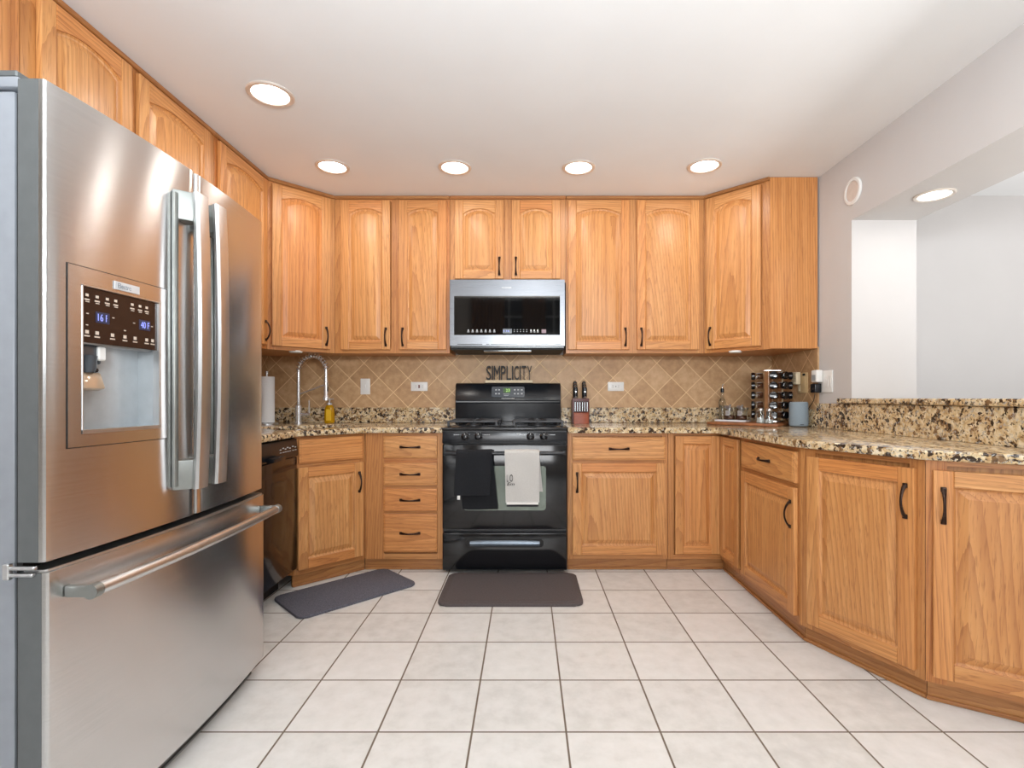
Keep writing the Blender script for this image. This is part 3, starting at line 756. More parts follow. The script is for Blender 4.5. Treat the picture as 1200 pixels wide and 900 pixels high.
# ------------------------------------------------------------------ dishwasher (front faces +x)
dw = thing('dishwasher', 'gloss black dishwasher between refrigerator and sink cabinet', 'dishwasher', (0, 0, 0))
m = MB(); m.box(-1.88, -1.305, 2.262, 2.862, .10, .8505, BLACK_MAT, .003); m.build('tub', dw)
m = MB(); m.box(-1.304, -1.281, 2.264, 2.860, .115, .742, BLACK, .006, 2); d = m.build('door', dw)
m = MB(); m.box(-1.2805, -1.2795, 2.40, 2.46, .185, .197, GREY_PRINT); m.build('pale_mark', d, label='small pale mark')  # small pale grey strip low on the door
m = MB(); m.prism([(-1.304, 0), (-1.278, 0), (-1.274, .012), (-1.284, .095), (-1.304, .098)], 2.264, 2.860, BLACK_SAT, .002, 1, M=Matrix(((1, 0, 0, 0), (0, 0, 1, 0), (0, 1, 0, .746), (0, 0, 0, 1))))
cp = m.build('control_panel', dw)
m = MB()
for i, y in enumerate((2.66, 2.69, 2.715, 2.74, 2.765, 2.80, 2.83)):
    m.box(-1.2795, -1.2765, y-.007, y+.007, .795+.006*(i % 2), .800+.006*(i % 2), GREY_PRINT)
    m.box(-1.2785, -1.2755, y-.009, y+.009, .781, .784, GREY_PRINT)
m.build('control_lettering', cp, label='small grey control lettering')
m = MB(); m.box(-1.273, -1.235, 2.50, 2.63, .748, .772, BLACK_SAT, .006, 2); m.build('latch_handle', cp)
m = MB(); m.box(-1.42, -1.385, 2.266, 2.858, .002, .10, BLACK_MAT); m.build('toe_panel', dw)
# end panel beside the refrigerator
m = MB(); m.box(-1.88, -1.306, 2.06, 2.255, .001, .851, OAK_V, .002)
tag(m.build('filler_panel'), 'oak filler panel hidden between refrigerator and dishwasher', 'panel')

# ------------------------------------------------------------------ range
RX = -.132; RL, RR = RX-.380, RX+.380; RF = 3.112
rg = thing('gas_range', 'black gas range with freestanding backguard and towels on its door', 'stove', (RX, RF, 0))
def B(mb, x0, x1, y0, y1, z0, z1, mat, b=0, seg=2): return mb.box(x0-RX, x1-RX, y0-RF, y1-RF, z0, z1, mat, b, seg)
m = MB(); B(m, RL+.002, RR-.002, RF+.035, 3.735, .03, .870, BLACK_SAT)
for x in (RL+.06, RR-.06):
    for y in (3.20, 3.68): m.cyl((x-RX, y-RF, 0), (x-RX, y-RF, .031), .018, BLACK_MAT, 12)
B(m, RL+.02, RR-.02, RF+.02, RF+.034, .012, .03, BLACK_MAT)
m.build('body', rg)
# storage drawer with scooped pull
m = MB(); B(m, RL, RR, RF+.004, RF+.034, .018, .247, BLACK, .008, 3); dr = m.build('drawer', rg)
PULL = simple('grey_scoop', (118, 128, 140), .22, .5)
m = MB(); pl = rrect(.472, .052, .022, 6); Mz = Matrix(((1, 0, 0, .0), (0, 0, 1, .0015), (0, 1, 0, .185), (0, 0, 0, 1)))
m.prism([(x, y) for x, y in pl], 0, .0024, BLACK_MAT, M=Mz)
rs = []
for k in range(13):
    x = -.212+.424*k/12; u = abs(k/6-1); hh = .014*(1-.35*u**4)
    rs.append([(x, .0013, .188+hh), (x, -.006, .186+hh*.6), (x, -.010, .182), (x, -.006, .176-hh*.2), (x, .0013, .166)])
m.rings(rs, PULL); m.build('drawer_pull', dr, label='grey scooped pull')
# oven door
m = MB(); B(m, RL, RR, RF, RF+.034, .270, .786, BLACK, .008, 3); od = m.build('oven_door', rg)
m = MB(); pl = rrect(.502, .270, .02, 5, -.001, .520); m.prism(pl, 0, .0012, OVEN_WIN, M=Matrix(((1, 0, 0, 0), (0, 0, 1, -.0014), (0, 1, 0, 0), (0, 0, 0, 1))))
m.build('oven_window', od, label='pale greenish oven window')
m = MB(); pts = []
for i in range(13):
    x = -.352+.704*i/12; u = x/.352; pts.append((x, -.050-.010*(1-u*u), .738))
m.tube(pts, .0125, BLACK_SAT, 14, w=.016)
for x in (-.352, .352): m.box(x-.018, x+.018, -.052, -.0005, .724, .752, BLACK_SAT, .006, 2)
m.build('handle', od)
# control panel and knobs
m = MB(); m.prism([(RF+.0-RF, .793), (-.002, .800), (.012, .862), (.034, .862), (.034, .793)], RL-RX, RR-RX, BLACK_SAT, .003, 2, M=Matrix(((0, 0, 1, 0), (1, 0, 0, 0), (0, 1, 0, 0), (0, 0, 0, 1))))
cp = m.build('control_panel', rg)
tilt = math.atan2(.014, .062)
for x in (-.2415, -.1595, .1565, .2375):
    m = MB(); m.lathe([(.024, 0), (.024, .006), (.019, .009), (.017, .024), (.014, .026)], (0, 0, 0), BLACK, 22)
    m.box(-.004, .004, -.018, .018, .024, .0315, BLACK_SAT, .002)
    m.box(-.0009, .0009, .006, .017, .0316, .0322, WHITE_PL)
    k = m.build('knob', rg, (x, .003, .832)); k.rotation_euler = (PI/2-tilt, 0, 0)
m = MB()
for x, s in ((-.293, 1), (-.108, 1), (.107, 1), (.290, 1)):
    for j in range(4): m.box(x-.018+j*.009, x-.011+j*.009, .0035, .0075, .842, .846, GREY_PRINT)
    m.build('burner_lettering', cp, label='tiny white burner name'); m = MB()
for j in range(3): m.box(.072+j*.009, .078+j*.009, .004, .0085, .849, .852, GREY_PRINT)
m.build('burner_lettering', cp, label='tiny white burner name'); m = MB()
for x in (-.2415, -.1595, .1565, .2375):
    for aa in (-60, -20, 20, 60): m.box(x+.031*math.sin(math.radians(aa))-.0014, x+.031*math.sin(math.radians(aa))+.0014, .0035, .0085, .832+.026*math.cos(math.radians(aa))-.0012, .832+.026*math.cos(math.radians(aa))+.0012, GREY_PRINT)
    m.build('knob_marking', cp, label='white ticks round a knob'); m = MB()
# cooktop
m = MB(); B(m, RL-.004, RR+.004, RF-.006, 3.655, .8705, .889, BLACK, .008, 3); B(m, RL+.02, RR-.02, RF+.045, 3.64, .8855, .8915, BLACK, .003)
ckt = m.build('cooktop', rg)
for gx in (-.205, .205):
    m = MB(); zt = .926
    for y in (.09, .24, .30, .46): m.box(gx-.155, gx+.155, y-.006, y+.006, zt-.012, zt, IRON, .003)
    for x in (-.155, 0, .155): m.box(gx+x-.006, gx+x+.006, .08, .47, zt-.013, zt-.001, IRON, .003)
    for yb in (.165, .385):
        for aa in range(0, 360, 45):
            a = math.radians(aa); m.tube([(gx+.03*math.cos(a), yb+.03*math.sin(a), zt+.001), (gx+.085*math.cos(a), yb+.07*math.sin(a), zt-.003)], .005, IRON, 6)
    for x in (-.15, .15):
        for y in (.085, .465): m.box(gx+x-.008, gx+x+.008, y-.008, y+.008, .8917, zt-.005, IRON, .002)
    m.build('burner_grate', rg)
    for yb in (.165, .385):
        m = MB(); m.lathe([(.050, 0), (.050, .010), (.036, .014), (.036, .022), (.032, .026), (0, .027)], (gx, yb, .8893), IRON, 24)
        m.build('burner', ckt)
m = MB(); m.box(-.058, .058, .05, .50, .8917, .897, BLACK, .003); m.build('cooktop_bridge', ckt)
# backguard
m = MB()
bgp = [(3.742, .880), (3.742, 1.172), (3.715, 1.176), (3.690, 1.172), (3.676, 1.158), (3.649, 1.052), (3.668, 1.046), (3.668, 1.036), (3.655, 1.030), (3.660, .880)]
m.prism([(y-RF, z) for y, z in bgp], -.377, .377, BLACK_SAT, .004, 2, M=Matrix(((0, 0, 1, 0), (1, 0, 0, 0), (0, 1, 0, 0), (0, 0, 0, 1))))
bg = m.build('backguard', rg)
TB = Matrix.Translation((0, 3.6625-RF, 1.105)) @ Matrix.Rotation(-math.atan2(.027, .106), 4, 'X')     # plane of the tilted fascia
m = MB(); m.prism(rrect(.236, .078, .012, 4), 0, .002, simple('display_grey', (62, 68, 76), .2), M=TB @ Matrix(((1, 0, 0, 0), (0, 0, 1, -.0022), (0, 1, 0, .006), (0, 0, 0, 1))))
m.build('display_panel', bg)
m = MB(); m.box(-.034, .018, -.0030, -.0023, .000, .034, LED_GBACK, M=TB); m.text('23', -.016, .012, .006, .028, -.0031, LED_GREEN, .0006, M=TB)
m.build('clock_display', bg, label='green lit clock figures')
m = MB()
for x, z in ((-.086, .020), (-.064, .020), (-.086, -.008), (-.064, -.008), (.048, .020), (.072, .020), (.098, .020), (.048, -.008), (.072, -.008), (.098, -.008)):
    m.box(x-.006, x+.006, -.0031, -.0023, z-.004, z+.005, GREY_PRINT, M=TB)
m.box(-.034, .010, -.0031, -.0023, -.012, -.009, GREY_PRINT, M=TB); m.box(-.030, .004, -.0031, -.0023, -.022, -.0195, GREY_PRINT, M=TB)
m.text('FRIGIDAIRE', -.046, .046, -.0450, -.0385, -.0006, WHITE_PL, .0012, M=TB)
m.build('button_lettering', bg, label='small pale printed button markings')

# towels over the oven handle
def towel(name, segs, mats, x_of, seed):
    """cloth ribbon: list of (y, z, u) down the front, over the bar, down the back; x_of(u, s) gives the x at crossways s"""
    rnd = random.Random(seed); n = 10; m = MB(); t = bmesh.new(); th = .0035
    rows = []
    for (y, z, u) in segs:
        row = []
        for i in range(n+1):
            s = i/n; row.append(Vector((x_of(u, s), y+.0022*math.sin(s*7+seed+u*5)*min(1, abs(u)*2.5), z+.0015*math.sin(s*5+seed))))
        rows.append(row)
    V = [[t.verts.new(p) for p in r] for r in rows]
    for a, b in zip(V, V[1:]):
        for i in range(n): t.faces.new((a[i], a[i+1], b[i+1], b[i]))
    bmesh.ops.recalc_face_normals(t, faces=list(t.faces))
    g = bmesh.ops.solidify(t, geom=list(t.faces), thickness=th)
    return m.absorb(t, mats)
def drape(zf, zb, yf0, yf1):
    """front bottom, back bottom; bar at y=-.06, z=.738"""
    out = []; by, bz, R = RF-.058, .738, .026
    for i in range(11): out.append((by-R-.006*(1-i/10), zf+(bz-zf)*i/10, -1+i/10))
    for k in range(1, 8):
        a = PI-PI*k/8; out.append((by+R*math.cos(a), bz+R*math.sin(a)*.92, 0))
    for i in range(11): out.append((by+R-.0, bz-(bz-zb)*i/10, i/10))
    return out
tw = towel('t', drape(.492, .398, 0, 0), CLOTH_BLK, lambda u, s: (-.417+.212*s)+(.0 if u < 0 else 0)+(.022*u if u > 0 else 0)+(.012*u if u < 0 else 0)+.012*max(0, u), 3)
o = tw.build('dish_towel'); tag(o, 'black terry dish towel hanging from the oven handle', 'towel', 'dish towels on the oven handle')
m = MB(); m.box(-.409, -.392, RF-.0925, RF-.0890, .468, .492, WHITE_PL, .001); m.build('care_tag', o, label='small white fabric tag')
tw = towel('t', drape(.452, .505, 0, 0), CLOTH_WHT, lambda u, s: (-.129+.205*s)+(.022*u if u > 0 else 0)-(.006*u*(1-s) if u < 0 else 0), 5)
o = tw.build('dish_towel'); tag(o, 'oatmeal coloured dish towel with black lettering on the oven handle', 'towel', 'dish towels on the oven handle')
yt = RF-.0935
m = MB(); m.box(-.118, .070, yt-.0015, yt+.003, .440, .453, CLOTH_HEM); m.box(-.116, .070, yt-.001, yt+.003, .427, .440, INK); m.build('hem', o, label='white and black hem band')
m = MB(); m.text('L', -.116, -.108, .574, .614, yt-.0005, INK, .001); m.text('O', -.099, -.080, .574, .617, yt-.0005, INK, .001)
m.text('Em', -.116, -.070, .552, .570, yt-.0005, INK, .001, shear=.3); m.build('lettering', o, label='black printed lettering')

# ------------------------------------------------------------------ microwave
MX = -.1265; mw = thing('microwave', 'stainless over the range microwave with dark glass door', 'microwave', (MX, 3.375, 0))
mz0, mz1 = 1.412, 1.848
m = MB(); m.box(-.377, .377, .022, .395, 1.398, mz1, BLACK_SAT, .003); m.build('body', mw)
m = MB()
gx0, gx1, gz0, gz1 = -.351, .3475, 1.483, 1.741
for q4 in ((-.379, gx0, mz0, mz1), (gx1, .379, mz0, mz1), (gx0, gx1, mz0, gz0), (gx0, gx1, gz1, mz1)):
    m.box(q4[0], q4[1], 0, .021, q4[2], q4[3], STEEL_M)
d = m.build('door', mw)
m = MB(); m.box(gx0+.0005, gx1-.0005, .002, .016, gz0+.0005, gz1-.0005, DARK_GLASS); gl = m.build('door_glass', d, label='dark reflective glass')
m = MB()
for i in range(7): m.box(-.265+i*.0285, -.249+i*.0285, .0008, .0018, 1.502, 1.506, GREY_PRINT); m.box(-.262+i*.0285, -.252+i*.0285, .0008, .0018, 1.510, 1.519, GREY_PRINT)
m.build('button_lettering', d, label='small pale touch control marks'); m = MB()
for i in range(5):
    for z in (1.504, 1.516): m.box(.043+i*.0205, .049+i*.0205, .0008, .0018, z, z+.004, GREY_PRINT)
m.build('button_lettering', d, label='small pale number dots'); m = MB()
for i in range(3): m.box(.150+i*.022, .163+i*.022, .0008, .0018, 1.502, 1.505, WHITE_PL); m.box(.152+i*.022, .160+i*.022, .0008, .0018, 1.509, 1.519, WHITE_PL)
m.box(.226, .256, .0008, .0018, 1.496, 1.520, simple('faded_rose_print', (150, 128, 136), .5))
m.build('button_lettering', d, label='small pale touch control marks')
m = MB(); m.box(-.030, .030, .0006, .0018, 1.494, 1.524, simple('blue_black_display', (24, 36, 48), .2)); m.text('1:16', -.024, .012, 1.504, 1.516, .0006, LED_BLUE, .0005); m.build('clock_display', d, label='small lit clock')
m = MB()
m.text('FRIGIDAIRE', -.036, .026, 1.7905, 1.7985, -.0001, WHITE_PL, .0008); m.build('badge', d, label='small pale name mark')
m = MB()
for a, b in ((-.330, -.165), (-.140, -.118), (-.110, .070), (.080, .195), (.206, .275), (.305, .355)): m.box(a, b, -.0006, .004, 1.418, 1.4235, BLACK_SAT)
m.build('vent_slot', d)
m = MB(); m.box(-.375, .375, .012, .39, 1.386, 1.3975, BLACK_MAT, .003); m.box(-.16, .16, .02, .12, 1.376, 1.3855, BLACK, .003); m.build('bottom_vent', mw)

# ------------------------------------------------------------------ things on the walls
def plate_v(name, label, cat, x, y, z, w, h, kind, mat=WHITE_PL, rotz=0, group=None):
    r = thing(name, label, cat, (x, y, z), rotz, group)
    m = MB(); m.box(-w/2, w/2, -.006, 0, -h/2, h/2, mat, .002, 2); m.build('cover_plate', r)
    m = MB()
    if kind == 'switch': m.box(-.005, .005, -.0125, -.0061, -.012, .012, mat, .002); m.build('toggle', r)
    elif kind == 'outlet':
        for s in (-1, 1):
            m.box(s*.021-.014, s*.021+.014, -.008, -.0061, -.015, .015, mat, .003)
            for k in (-.006, .006): m.box(s*.021-.005, s*.021+.004, -.0086, -.0081, k-.001, k+.001, INK)
        m.box(-.003, .003, -.0075, -.0061, -.003, .003, INK); m.build('socket', r)
    elif kind == 'gfci':
        m.box(-.034, .034, -.0085, -.0061, -.0165, .0165, mat, .002)
        for s in (-1, 1):
            for k in (-.006, .006): m.box(s*.024-.005, s*.024+.004, -.0091, -.0086, k-.001, k+.001, INK)
        m.box(-.006, .006, -.0100, -.0086, -.012, .012, simple('outlet_button', (120, 70, 64), .5)); m.build('socket', r)
    return r
YT = YB-.0095
plate_v('light_switch', 'white wall switch plate on the tiles beside the faucet', 'switch', -1.186, YT, 1.152, .070, .116, 'switch')
plate_v('wall_outlet', 'white sideways outlet with dark buttons on the tiles above the drawer base', 'outlet', -.789, YT, 1.152, .122, .066, 'gfci')
plate_v('wall_outlet', 'white sideways outlet on the tiles beyond the knife block', 'outlet', .657, YT, 1.152, .118, .066, 'outlet')
XT = XR-.0095
r = plate_v('wall_outlet', 'almond outlet plate on the tiled side wall above the grey speaker', 'outlet', XT, 3.342, 1.166, .122, .132, 'none', BEIGE_PL, -PI/2)
m = MB(); m.box(.012, .044, -.010, -.0061, -.048, .048, BEIGE_PL, .002); m.box(.014, .044, -.0125, -.0101, .046, .060, INK, .001); m.box(-.046, -.022, -.009, -.0061, -.055, -.012, CREAM_PL, .002); m.build('rocker', r)
r = thing('plug_in_sensor', 'cream square plug-in unit on the almond outlet plate', 'air freshener', (XT-.0066, 3.372, 1.196), -PI/2)
m = MB(); m.box(-.040, .026, -.036, -.006, -.040, .042, CREAM_PL, .006, 2); m.build('housing', r)
m = MB()
for k in range(6): m.box(-.030, .016, -.0368, -.0361, -.026+k*.011, -.021+k*.011, simple('vent_shade', (176, 160, 132), .6)) if k == 0 else m.box(-.030, .016, -.0368, -.0361, -.026+k*.011, -.021+k*.011, bpy.data.materials['vent_shade'])
m.build('vent_grille', r)
m = MB(); m.box(-.010, .010, -.0059, 0, -.015, .010, CREAM_PL); m.build('plug', r)
r = plate_v('wall_outlet', 'wide white plate on the bare wall beside the tiles', 'outlet', XR-.0006, 3.105, 1.168, .150, .132, 'none', WHITE_PL, -PI/2)
m = MB(); m.box(.008, .040, -.0085, -.0061, -.034, .034, WHITE_PL, .002); m.box(.046, .066, -.0085, -.0061, -.034, .034, WHITE_PL, .002)
m.box(.023, .027, -.0125, -.0086, .004, .016, WHITE_PL, .001); m.build('rocker', r)
r = thing('night_light', 'white plug-in night light above the black power adapter', 'night light', (XR-.0072, 3.152, 1.200), -PI/2)
m = MB(); m.box(-.032, .032, -.040, 0, -.036, .040, WHITE_PL, .008, 3); m.build('housing', r)
m = MB(); m.box(-.020, .020, -.0412, -.0402, -.026, .010, RECESS_M, .002); m.build('lens', r)
r = thing('power_adapter', 'black square power adapter plugged in below the white night light', 'adapter', (XR-.0072, 3.160, 1.128), -PI/2)
m = MB(); m.box(-.030, .026, -.042, 0, -.028, .028, BLACK_SAT, .006, 3); m.build('housing', r)
m = MB(); pts = [(XR-.034, 3.160, 1.098), (XR-.036, 3.165, 1.070), (1.785, 3.19, 1.045), (1.780, 3.22, 1.012), (1.783, 3.27, .965), (1.783, 3.31, .920), (1.782, 3.345, .894), (1.775, 3.352, .8905)]
def smooth_pts(p, k=6):
    p = [Vector(a) for a in p]; out = []
    for i in range(len(p)-1):
        a, b, c, d = p[max(i-1, 0)], p[i], p[i+1], p[min(i+2, len(p)-1)]
        for j in range(k):
            t = j/k; out.append(.5*((2*b)+(c-a)*t+(2*a-5*b+4*c-d)*t*t+(3*b-3*c+d-a)*t**3))
    return out+[p[-1]]
m.tube(smooth_pts(pts), .0022, BLACK_MAT, 8); c = m.build('cord', r, label='thin black cord')
c.matrix_parent_inverse = (Matrix.Translation(r.location) @ Matrix.Rotation(-PI/2, 4, 'Z')).inverted()
r = thing('wall_speaker', 'round pale flush speaker high on the wall under the ceiling', 'speaker', (XR-.0008, 2.842, 2.216), -PI/2)
Mw = Matrix.Rotation(PI/2, 4, 'X')
m = MB(); m.lathe([(.074, 0), (.074, .006), (.069, .010), (.056, .010), (.055, .006)], (0, 0, 0), WHITE_PL, 40, M=Mw, cap0=False, cap1=False); m.build('trim_ring', r)
m = MB(); m.lathe([(.0548, .002), (.0545, .0055), (0, .0065)], (0, 0, 0), simple('peach_grille', (214, 200, 190), .7), 40, M=Mw); m.build('grille', r)

# recessed ceiling lights
def can(label, x, y, z, r=.098, power=CAN_POWER, name='recessed_light', group='recessed ceiling lights'):
    t = thing(name, label, 'ceiling light', (x, y, z), 0, group)
    m = MB(); m.lathe([(r, 0), (r, -.004), (r*.95, -.0075), (r*.80, -.006), (r*.77, -.001), (r*.77, 0)], (0, 0, -.0005), TRIM_M, 40, cap0=False, cap1=False); m.build('trim_ring', t)
    m = MB(); m.lathe([(r*.768, -.001), (r*.72, -.0035), (0, -.0045)], (0, 0, 0), LENS, 36, cap0=True); m.build('lens', t)
    area('can_lamp', (0, 0, -.013), (0, 0, 0), r*1.4, power, (1, .955, .90), shape='DISK', parent=t)
can('recessed ceiling light above the refrigerator doors', -1.153, 2.306, CEIL, .1)
can('recessed ceiling light in front of the diagonal faucet cabinet', -1.148, 3.03, CEIL)
can('recessed ceiling light in front of the microwave, on its sink side', -.4256, 3.04, CEIL)
can('recessed ceiling light in front of the microwave, on its knife block side', .309, 3.04, CEIL)
can('recessed ceiling light in front of the diagonal spice rack cabinet', 1.05, 3.02, CEIL)
can('recessed light in the underside of the header over the bar', 1.992, 2.50, 2.061, .085, 0.6)
for (x, y, lab) in ((1.1, 1.5, 'added unseen recessed ceiling light over the curved peninsula'), (.1, 1.2, 'added unseen recessed ceiling light over the middle of the tile floor'), (-.9, .4, 'added unseen recessed ceiling light in front of the refrigerator hinge edge')):
    can(lab, x, y, CEIL, .098, CAN_POWER)  # out-of-view cans added for more light
for x, y, lab in ((-1.50, 3.33, 'white puck light under the diagonal cabinet by the faucet'), (1.36, 3.335, 'white puck light under the diagonal cabinet by the spice rack')):
    m = MB(); m.lathe([(.040, 0), (.040, -.008), (.034, -.013), (0, -.014)], (0, 0, 0), WHITE_PL, 28)
    tag(m.build('puck_light', None, (x, y, 1.3748)), lab, 'cabinet light', 'puck lights under the wall cabinets')

# ------------------------------------------------------------------ mats
m = MB(); m.prism(rrect(.66, .37, .04), .0005, .014, MAT_BLUE, .005, 2)
o = m.build('kitchen_mat', None, (-.985, 2.818, 0), PI/4); tag(o, 'charcoal blue textured mat on the floor before the sink cabinet', 'mat')
m = MB(); m.prism(rrect(.755, .47, .05), .0005, .016, MAT_TAUPE, .006, 2); m.prism(rrect(.69, .405, .03), .0162, .0172, MAT_TAUPE)
o = m.build('kitchen_mat', None, (-.083, 2.852, 0)); tag(o, 'taupe cushioned mat on the floor before the black range', 'mat')

# ------------------------------------------------------------------ sink things
fa = thing('kitchen_faucet', 'chrome spring neck pull-down faucet behind the corner sink', 'faucet', (-1.592, 3.577, CT1+.0003))
m = MB(); m.lathe([(.028, 0), (.028, .004), (.021, .007), (.021, .128), (.014, .134)], (0, 0, 0), FAUCET_M, 24); m.build('base', fa)
m = MB(); m.tube([(0, 0, .134), (0, 0, .375)], .0110, FAUCET_M, 16); m.build('riser', fa)
ed = Vector((.215, -.060, 0)); L = ed.length; eu = ed.normalized()
def arc(t): # 0..1 half circle flattened
    a = PI*(1-t); return Vector((eu.x*(L/2+L/2*math.cos(a)), eu.y*(L/2+L/2*math.cos(a)), .375+.100*math.sin(a)))
core = [arc(i/24) for i in range(25)]
m = MB(); m.tube(core, .006, CHROME, 10); m.build('hose', fa)
m = MB(); N = 15*16; sp = []
for i in range(N+1):
    t = i/N; c = arc(t); d = (arc(min(1, t+.005))-arc(max(0, t-.005))).normalized(); sd_ = Vector((-eu.y, eu.x, 0)); nn = d.cross(sd_)
    a = 2*PI*15*t; c2 = c+(sd_*math.cos(a)+nn*math.sin(a))*.0150; sp.append(c2)
m.tube(sp, .0036, FAUCET_M, 6); m.build('spring', fa, label='coiled chrome spring')
ex, ey = ed.x, ed.y
m = MB(); m.lathe([(.0105, .245), (.017, .243), (.019, .225), (.0165, .21), (.014, .13), (.012, .10)][::-1] if False else [(.019, .165), (.019, .188), (.0135, .196), (.0135, .30), (.011, .315), (.011, .376)], (ex, ey, 0), FAUCET_M, 20)
m.box(ex+.009, ex+.0155, ey-.008, ey+.002, .225, .262, BLACK_SAT, .002); m.build('spray_head', fa)
m = MB(); m.tube([(0, 0, .205), (ex, ey, .275)], .0060, FAUCET_M, 8); m.lathe([(.0155, .268), (.0155, .284)], (ex, ey, 0), CHROME, 18); m.build('support_arm', fa)
m = MB(); m.tube([(.016, -.003, .066), (.090, -.012, .066)], .0115, FAUCET_M, 16); m.tube([(.078, -.011, .074), (.078, -.011, .166)], .0048, FAUCET_M, 10); m.build('lever', fa)

r = thing('soap_bottle', 'clear bottle of yellow dish soap with silver pump by the faucet', 'soap bottle', (-1.418, 3.685, CT1+.0004))
m = MB(); m.lathe([(.030, 0), (.036, .004), (.037, .06), (.034, .10), (.026, .122), (.016, .130)], (0, 0, 0), SOAP_M, 24, sy=.72); m.build('bottle', r)
m = MB(); m.box(-.014, .022, -.0292, -.0272, .018, .100, LABEL_Y, .002); m.build('label_sticker', r)
m = MB(); m.lathe([(.019, 0), (.019, .014), (.010, .017), (.005, .019), (.005, .036), (.009, .038), (.009, .046), (0, .047)], (0, 0, .1302), simple('silver_plastic', (212, 212, 214), .25, .4), 20); m.box(-.004, .030, -.004, .004, .168, .176, bpy.data.materials['silver_plastic'], .002); m.build('pump', r)

r = thing('paper_towel_holder', 'white paper towel roll on a steel stand beside the refrigerator', 'paper towel', (-1.775, 3.50, CT1+.0004))
m = MB(); m.lathe([(.072, 0), (.072, .008), (.066, .011), (.008, .012), (.006, .34), (.009, .343), (.009, .362), (0, .365)], (0, 0, 0), STEEL_H, 28); m.build('stand', r)
m = MB(); m.lathe([(.0205, .014), (.048, .014), (.049, .018), (.049, .322), (.048, .326), (.0205, .326)], (0, 0, 0), PAPER, 36); m.build('roll', r)

# ------------------------------------------------------------------ sign on the range
sg = thing('word_sign', 'black cut-out word sign on a cream base atop the range backguard', 'sign', (-.127, 3.712, 1.1768))
m = MB(); m.box(-.172, .172, -.022, .022, 0, .020, CREAM_WOOD, .002); m.build('base', sg)
m = MB(); x = -.164; word = 'SIMPLICITY'; wd = {'I': .0085, 'M': .045}
tot = sum(wd.get(c, .034) for c in word); gap = (.330-tot)/9
for c in word:
    w_ = wd.get(c, .034); m.text(c, x, x+w_, .0202, .124, .006, SIGN_BLK, .012); x += w_+gap
m.build('letters', sg, label='black letters reading SIMPLICITY')

# ------------------------------------------------------------------ knife block and knives
KX, KY = .383, 3.578
kb = thing('knife_block', 'cherry wood knife block on the worktop beside the range', 'knife block', (KX, KY, CT1+.0004))
MYZ = Matrix(((0, 0, 1, 0), (1, 0, 0, 0), (0, 1, 0, 0), (0, 0, 0, 1)))
m = MB(); m.prism([(0, 0), (0, .074), (.026, .080), (.026, 0)], -.053, .053, CHERRY, .003, 2, M=MYZ); m.build('front_step', kb)
m = MB(); m.prism([(.0263, 0), (.0263, .095), (.040, .178), (.128, .163), (.128, 0)], -.060, .060, CHERRY_D, .004, 2, M=MYZ); m.build('body', kb)
kn = 'kitchen knives in the block'
def knife(x, y, z, L, w, label, mat_h, name='kitchen_knife', tilt=-.16):
    r = thing(name, label, 'knife', (KX+x, KY+y, CT1+z), 0, kn); r.rotation_euler = (tilt, 0, 0)
    m = MB(); m.tube([(0, 0, 0), (0, 0, .01), (0, 0, L*.55), (0, 0, L-.012), (0, 0, L)], [w*.8, w, w*1.0, w*1.05, w*.7], mat_h, 12, w=[w*.6, w*.72, w*.7, w*.76, w*.5]); m.build('grip', r)
    m = MB(); m.lathe([(w*.75, -.004), (w*.9, .0), (w*.7, .006)], (0, 0, .004), STEEL_H, 14); m.lathe([(w*.5, 0), (w*.8, .004), (w*.3, .010)], (0, 0, L-.003), STEEL_H, 14)
    m.cyl((0, -w*.6, L*.55), (0, -w*.85, L*.55), .005, STEEL_H, 10); m.build('bolster', r)
for x, side in ((-.034, 'range'), (.031, 'outlet')):
    for y, L, rn in ((.060, .052, 'lowest front'), (.084, .074, 'middle'), (.108, .098, 'tallest rear')):
        knife(x, y, .184-(y-.045)*.17, L+.026, .0150, '%s black handled knife in the block row on the %s side' % (rn, side), BLACK_SAT, tilt=0)
ords = ['first', 'second', 'third', 'fourth', 'fifth', 'sixth']
for i in range(6):
    r = thing('steak_knife', '%s slim steak knife from the range in the front row of the block' % ords[i], 'knife', (KX-.042+i*.0168, KY+.013, CT1+.0835), 0, 'steak knives in the front row')
    m = MB(); m.tube([(0, 0, 0), (0, 0, .006), (0, 0, .06), (0, 0, .074)], [.0045, .0062, .0062, .004], BLACK_SAT, 10, w=[.004, .005, .005, .003]); m.build('grip', r)
    m = MB(); m.box(-.0012, .0012, -.0078, -.0049, .004, .068, STEEL_H); m.build('inlay', r)

# ------------------------------------------------------------------ board with jars, shakers, spice rack, speaker
bo = Vector((1.394, 3.335)); ub = Vector((.748, -.663)); vb = Vector((.663, .748)); ba = math.atan2(ub.y, ub.x)
def bp(u, v): p = bo+ub*u+vb*v; return (p.x, p.y)
m = MB(); m.box(-.225, .225, 0, .315, 0, .018, BOARD_M, .004, 2)
o = m.build('cutting_board', None, (bo.x, bo.y, CT1+.0004), ba); tag(o, 'brown wooden board under the jars in the worktop corner', 'cutting board')
BT = CT1+.0004+.0182
m = MB(); m.prism(rrect(.215, .115, .012), 0, .010, MARBLE, .002, 2); o = m.build('tray', None, (*bp(-.125, .205), BT), ba); tag(o, 'white marble tray on the wooden board', 'tray')
TT = BT+.0102
r = thing('oil_bottle', 'slim clear glass bottle with black pourer on the marble tray', 'bottle', (*bp(-.204, .228), TT))
m = MB(); m.lathe([(.020, 0), (.024, .003), (.024, .120), (.018, .140), (.010, .155), (.0095, .19)], (0, 0, 0), GLASS, 20); m.build('glass', r)
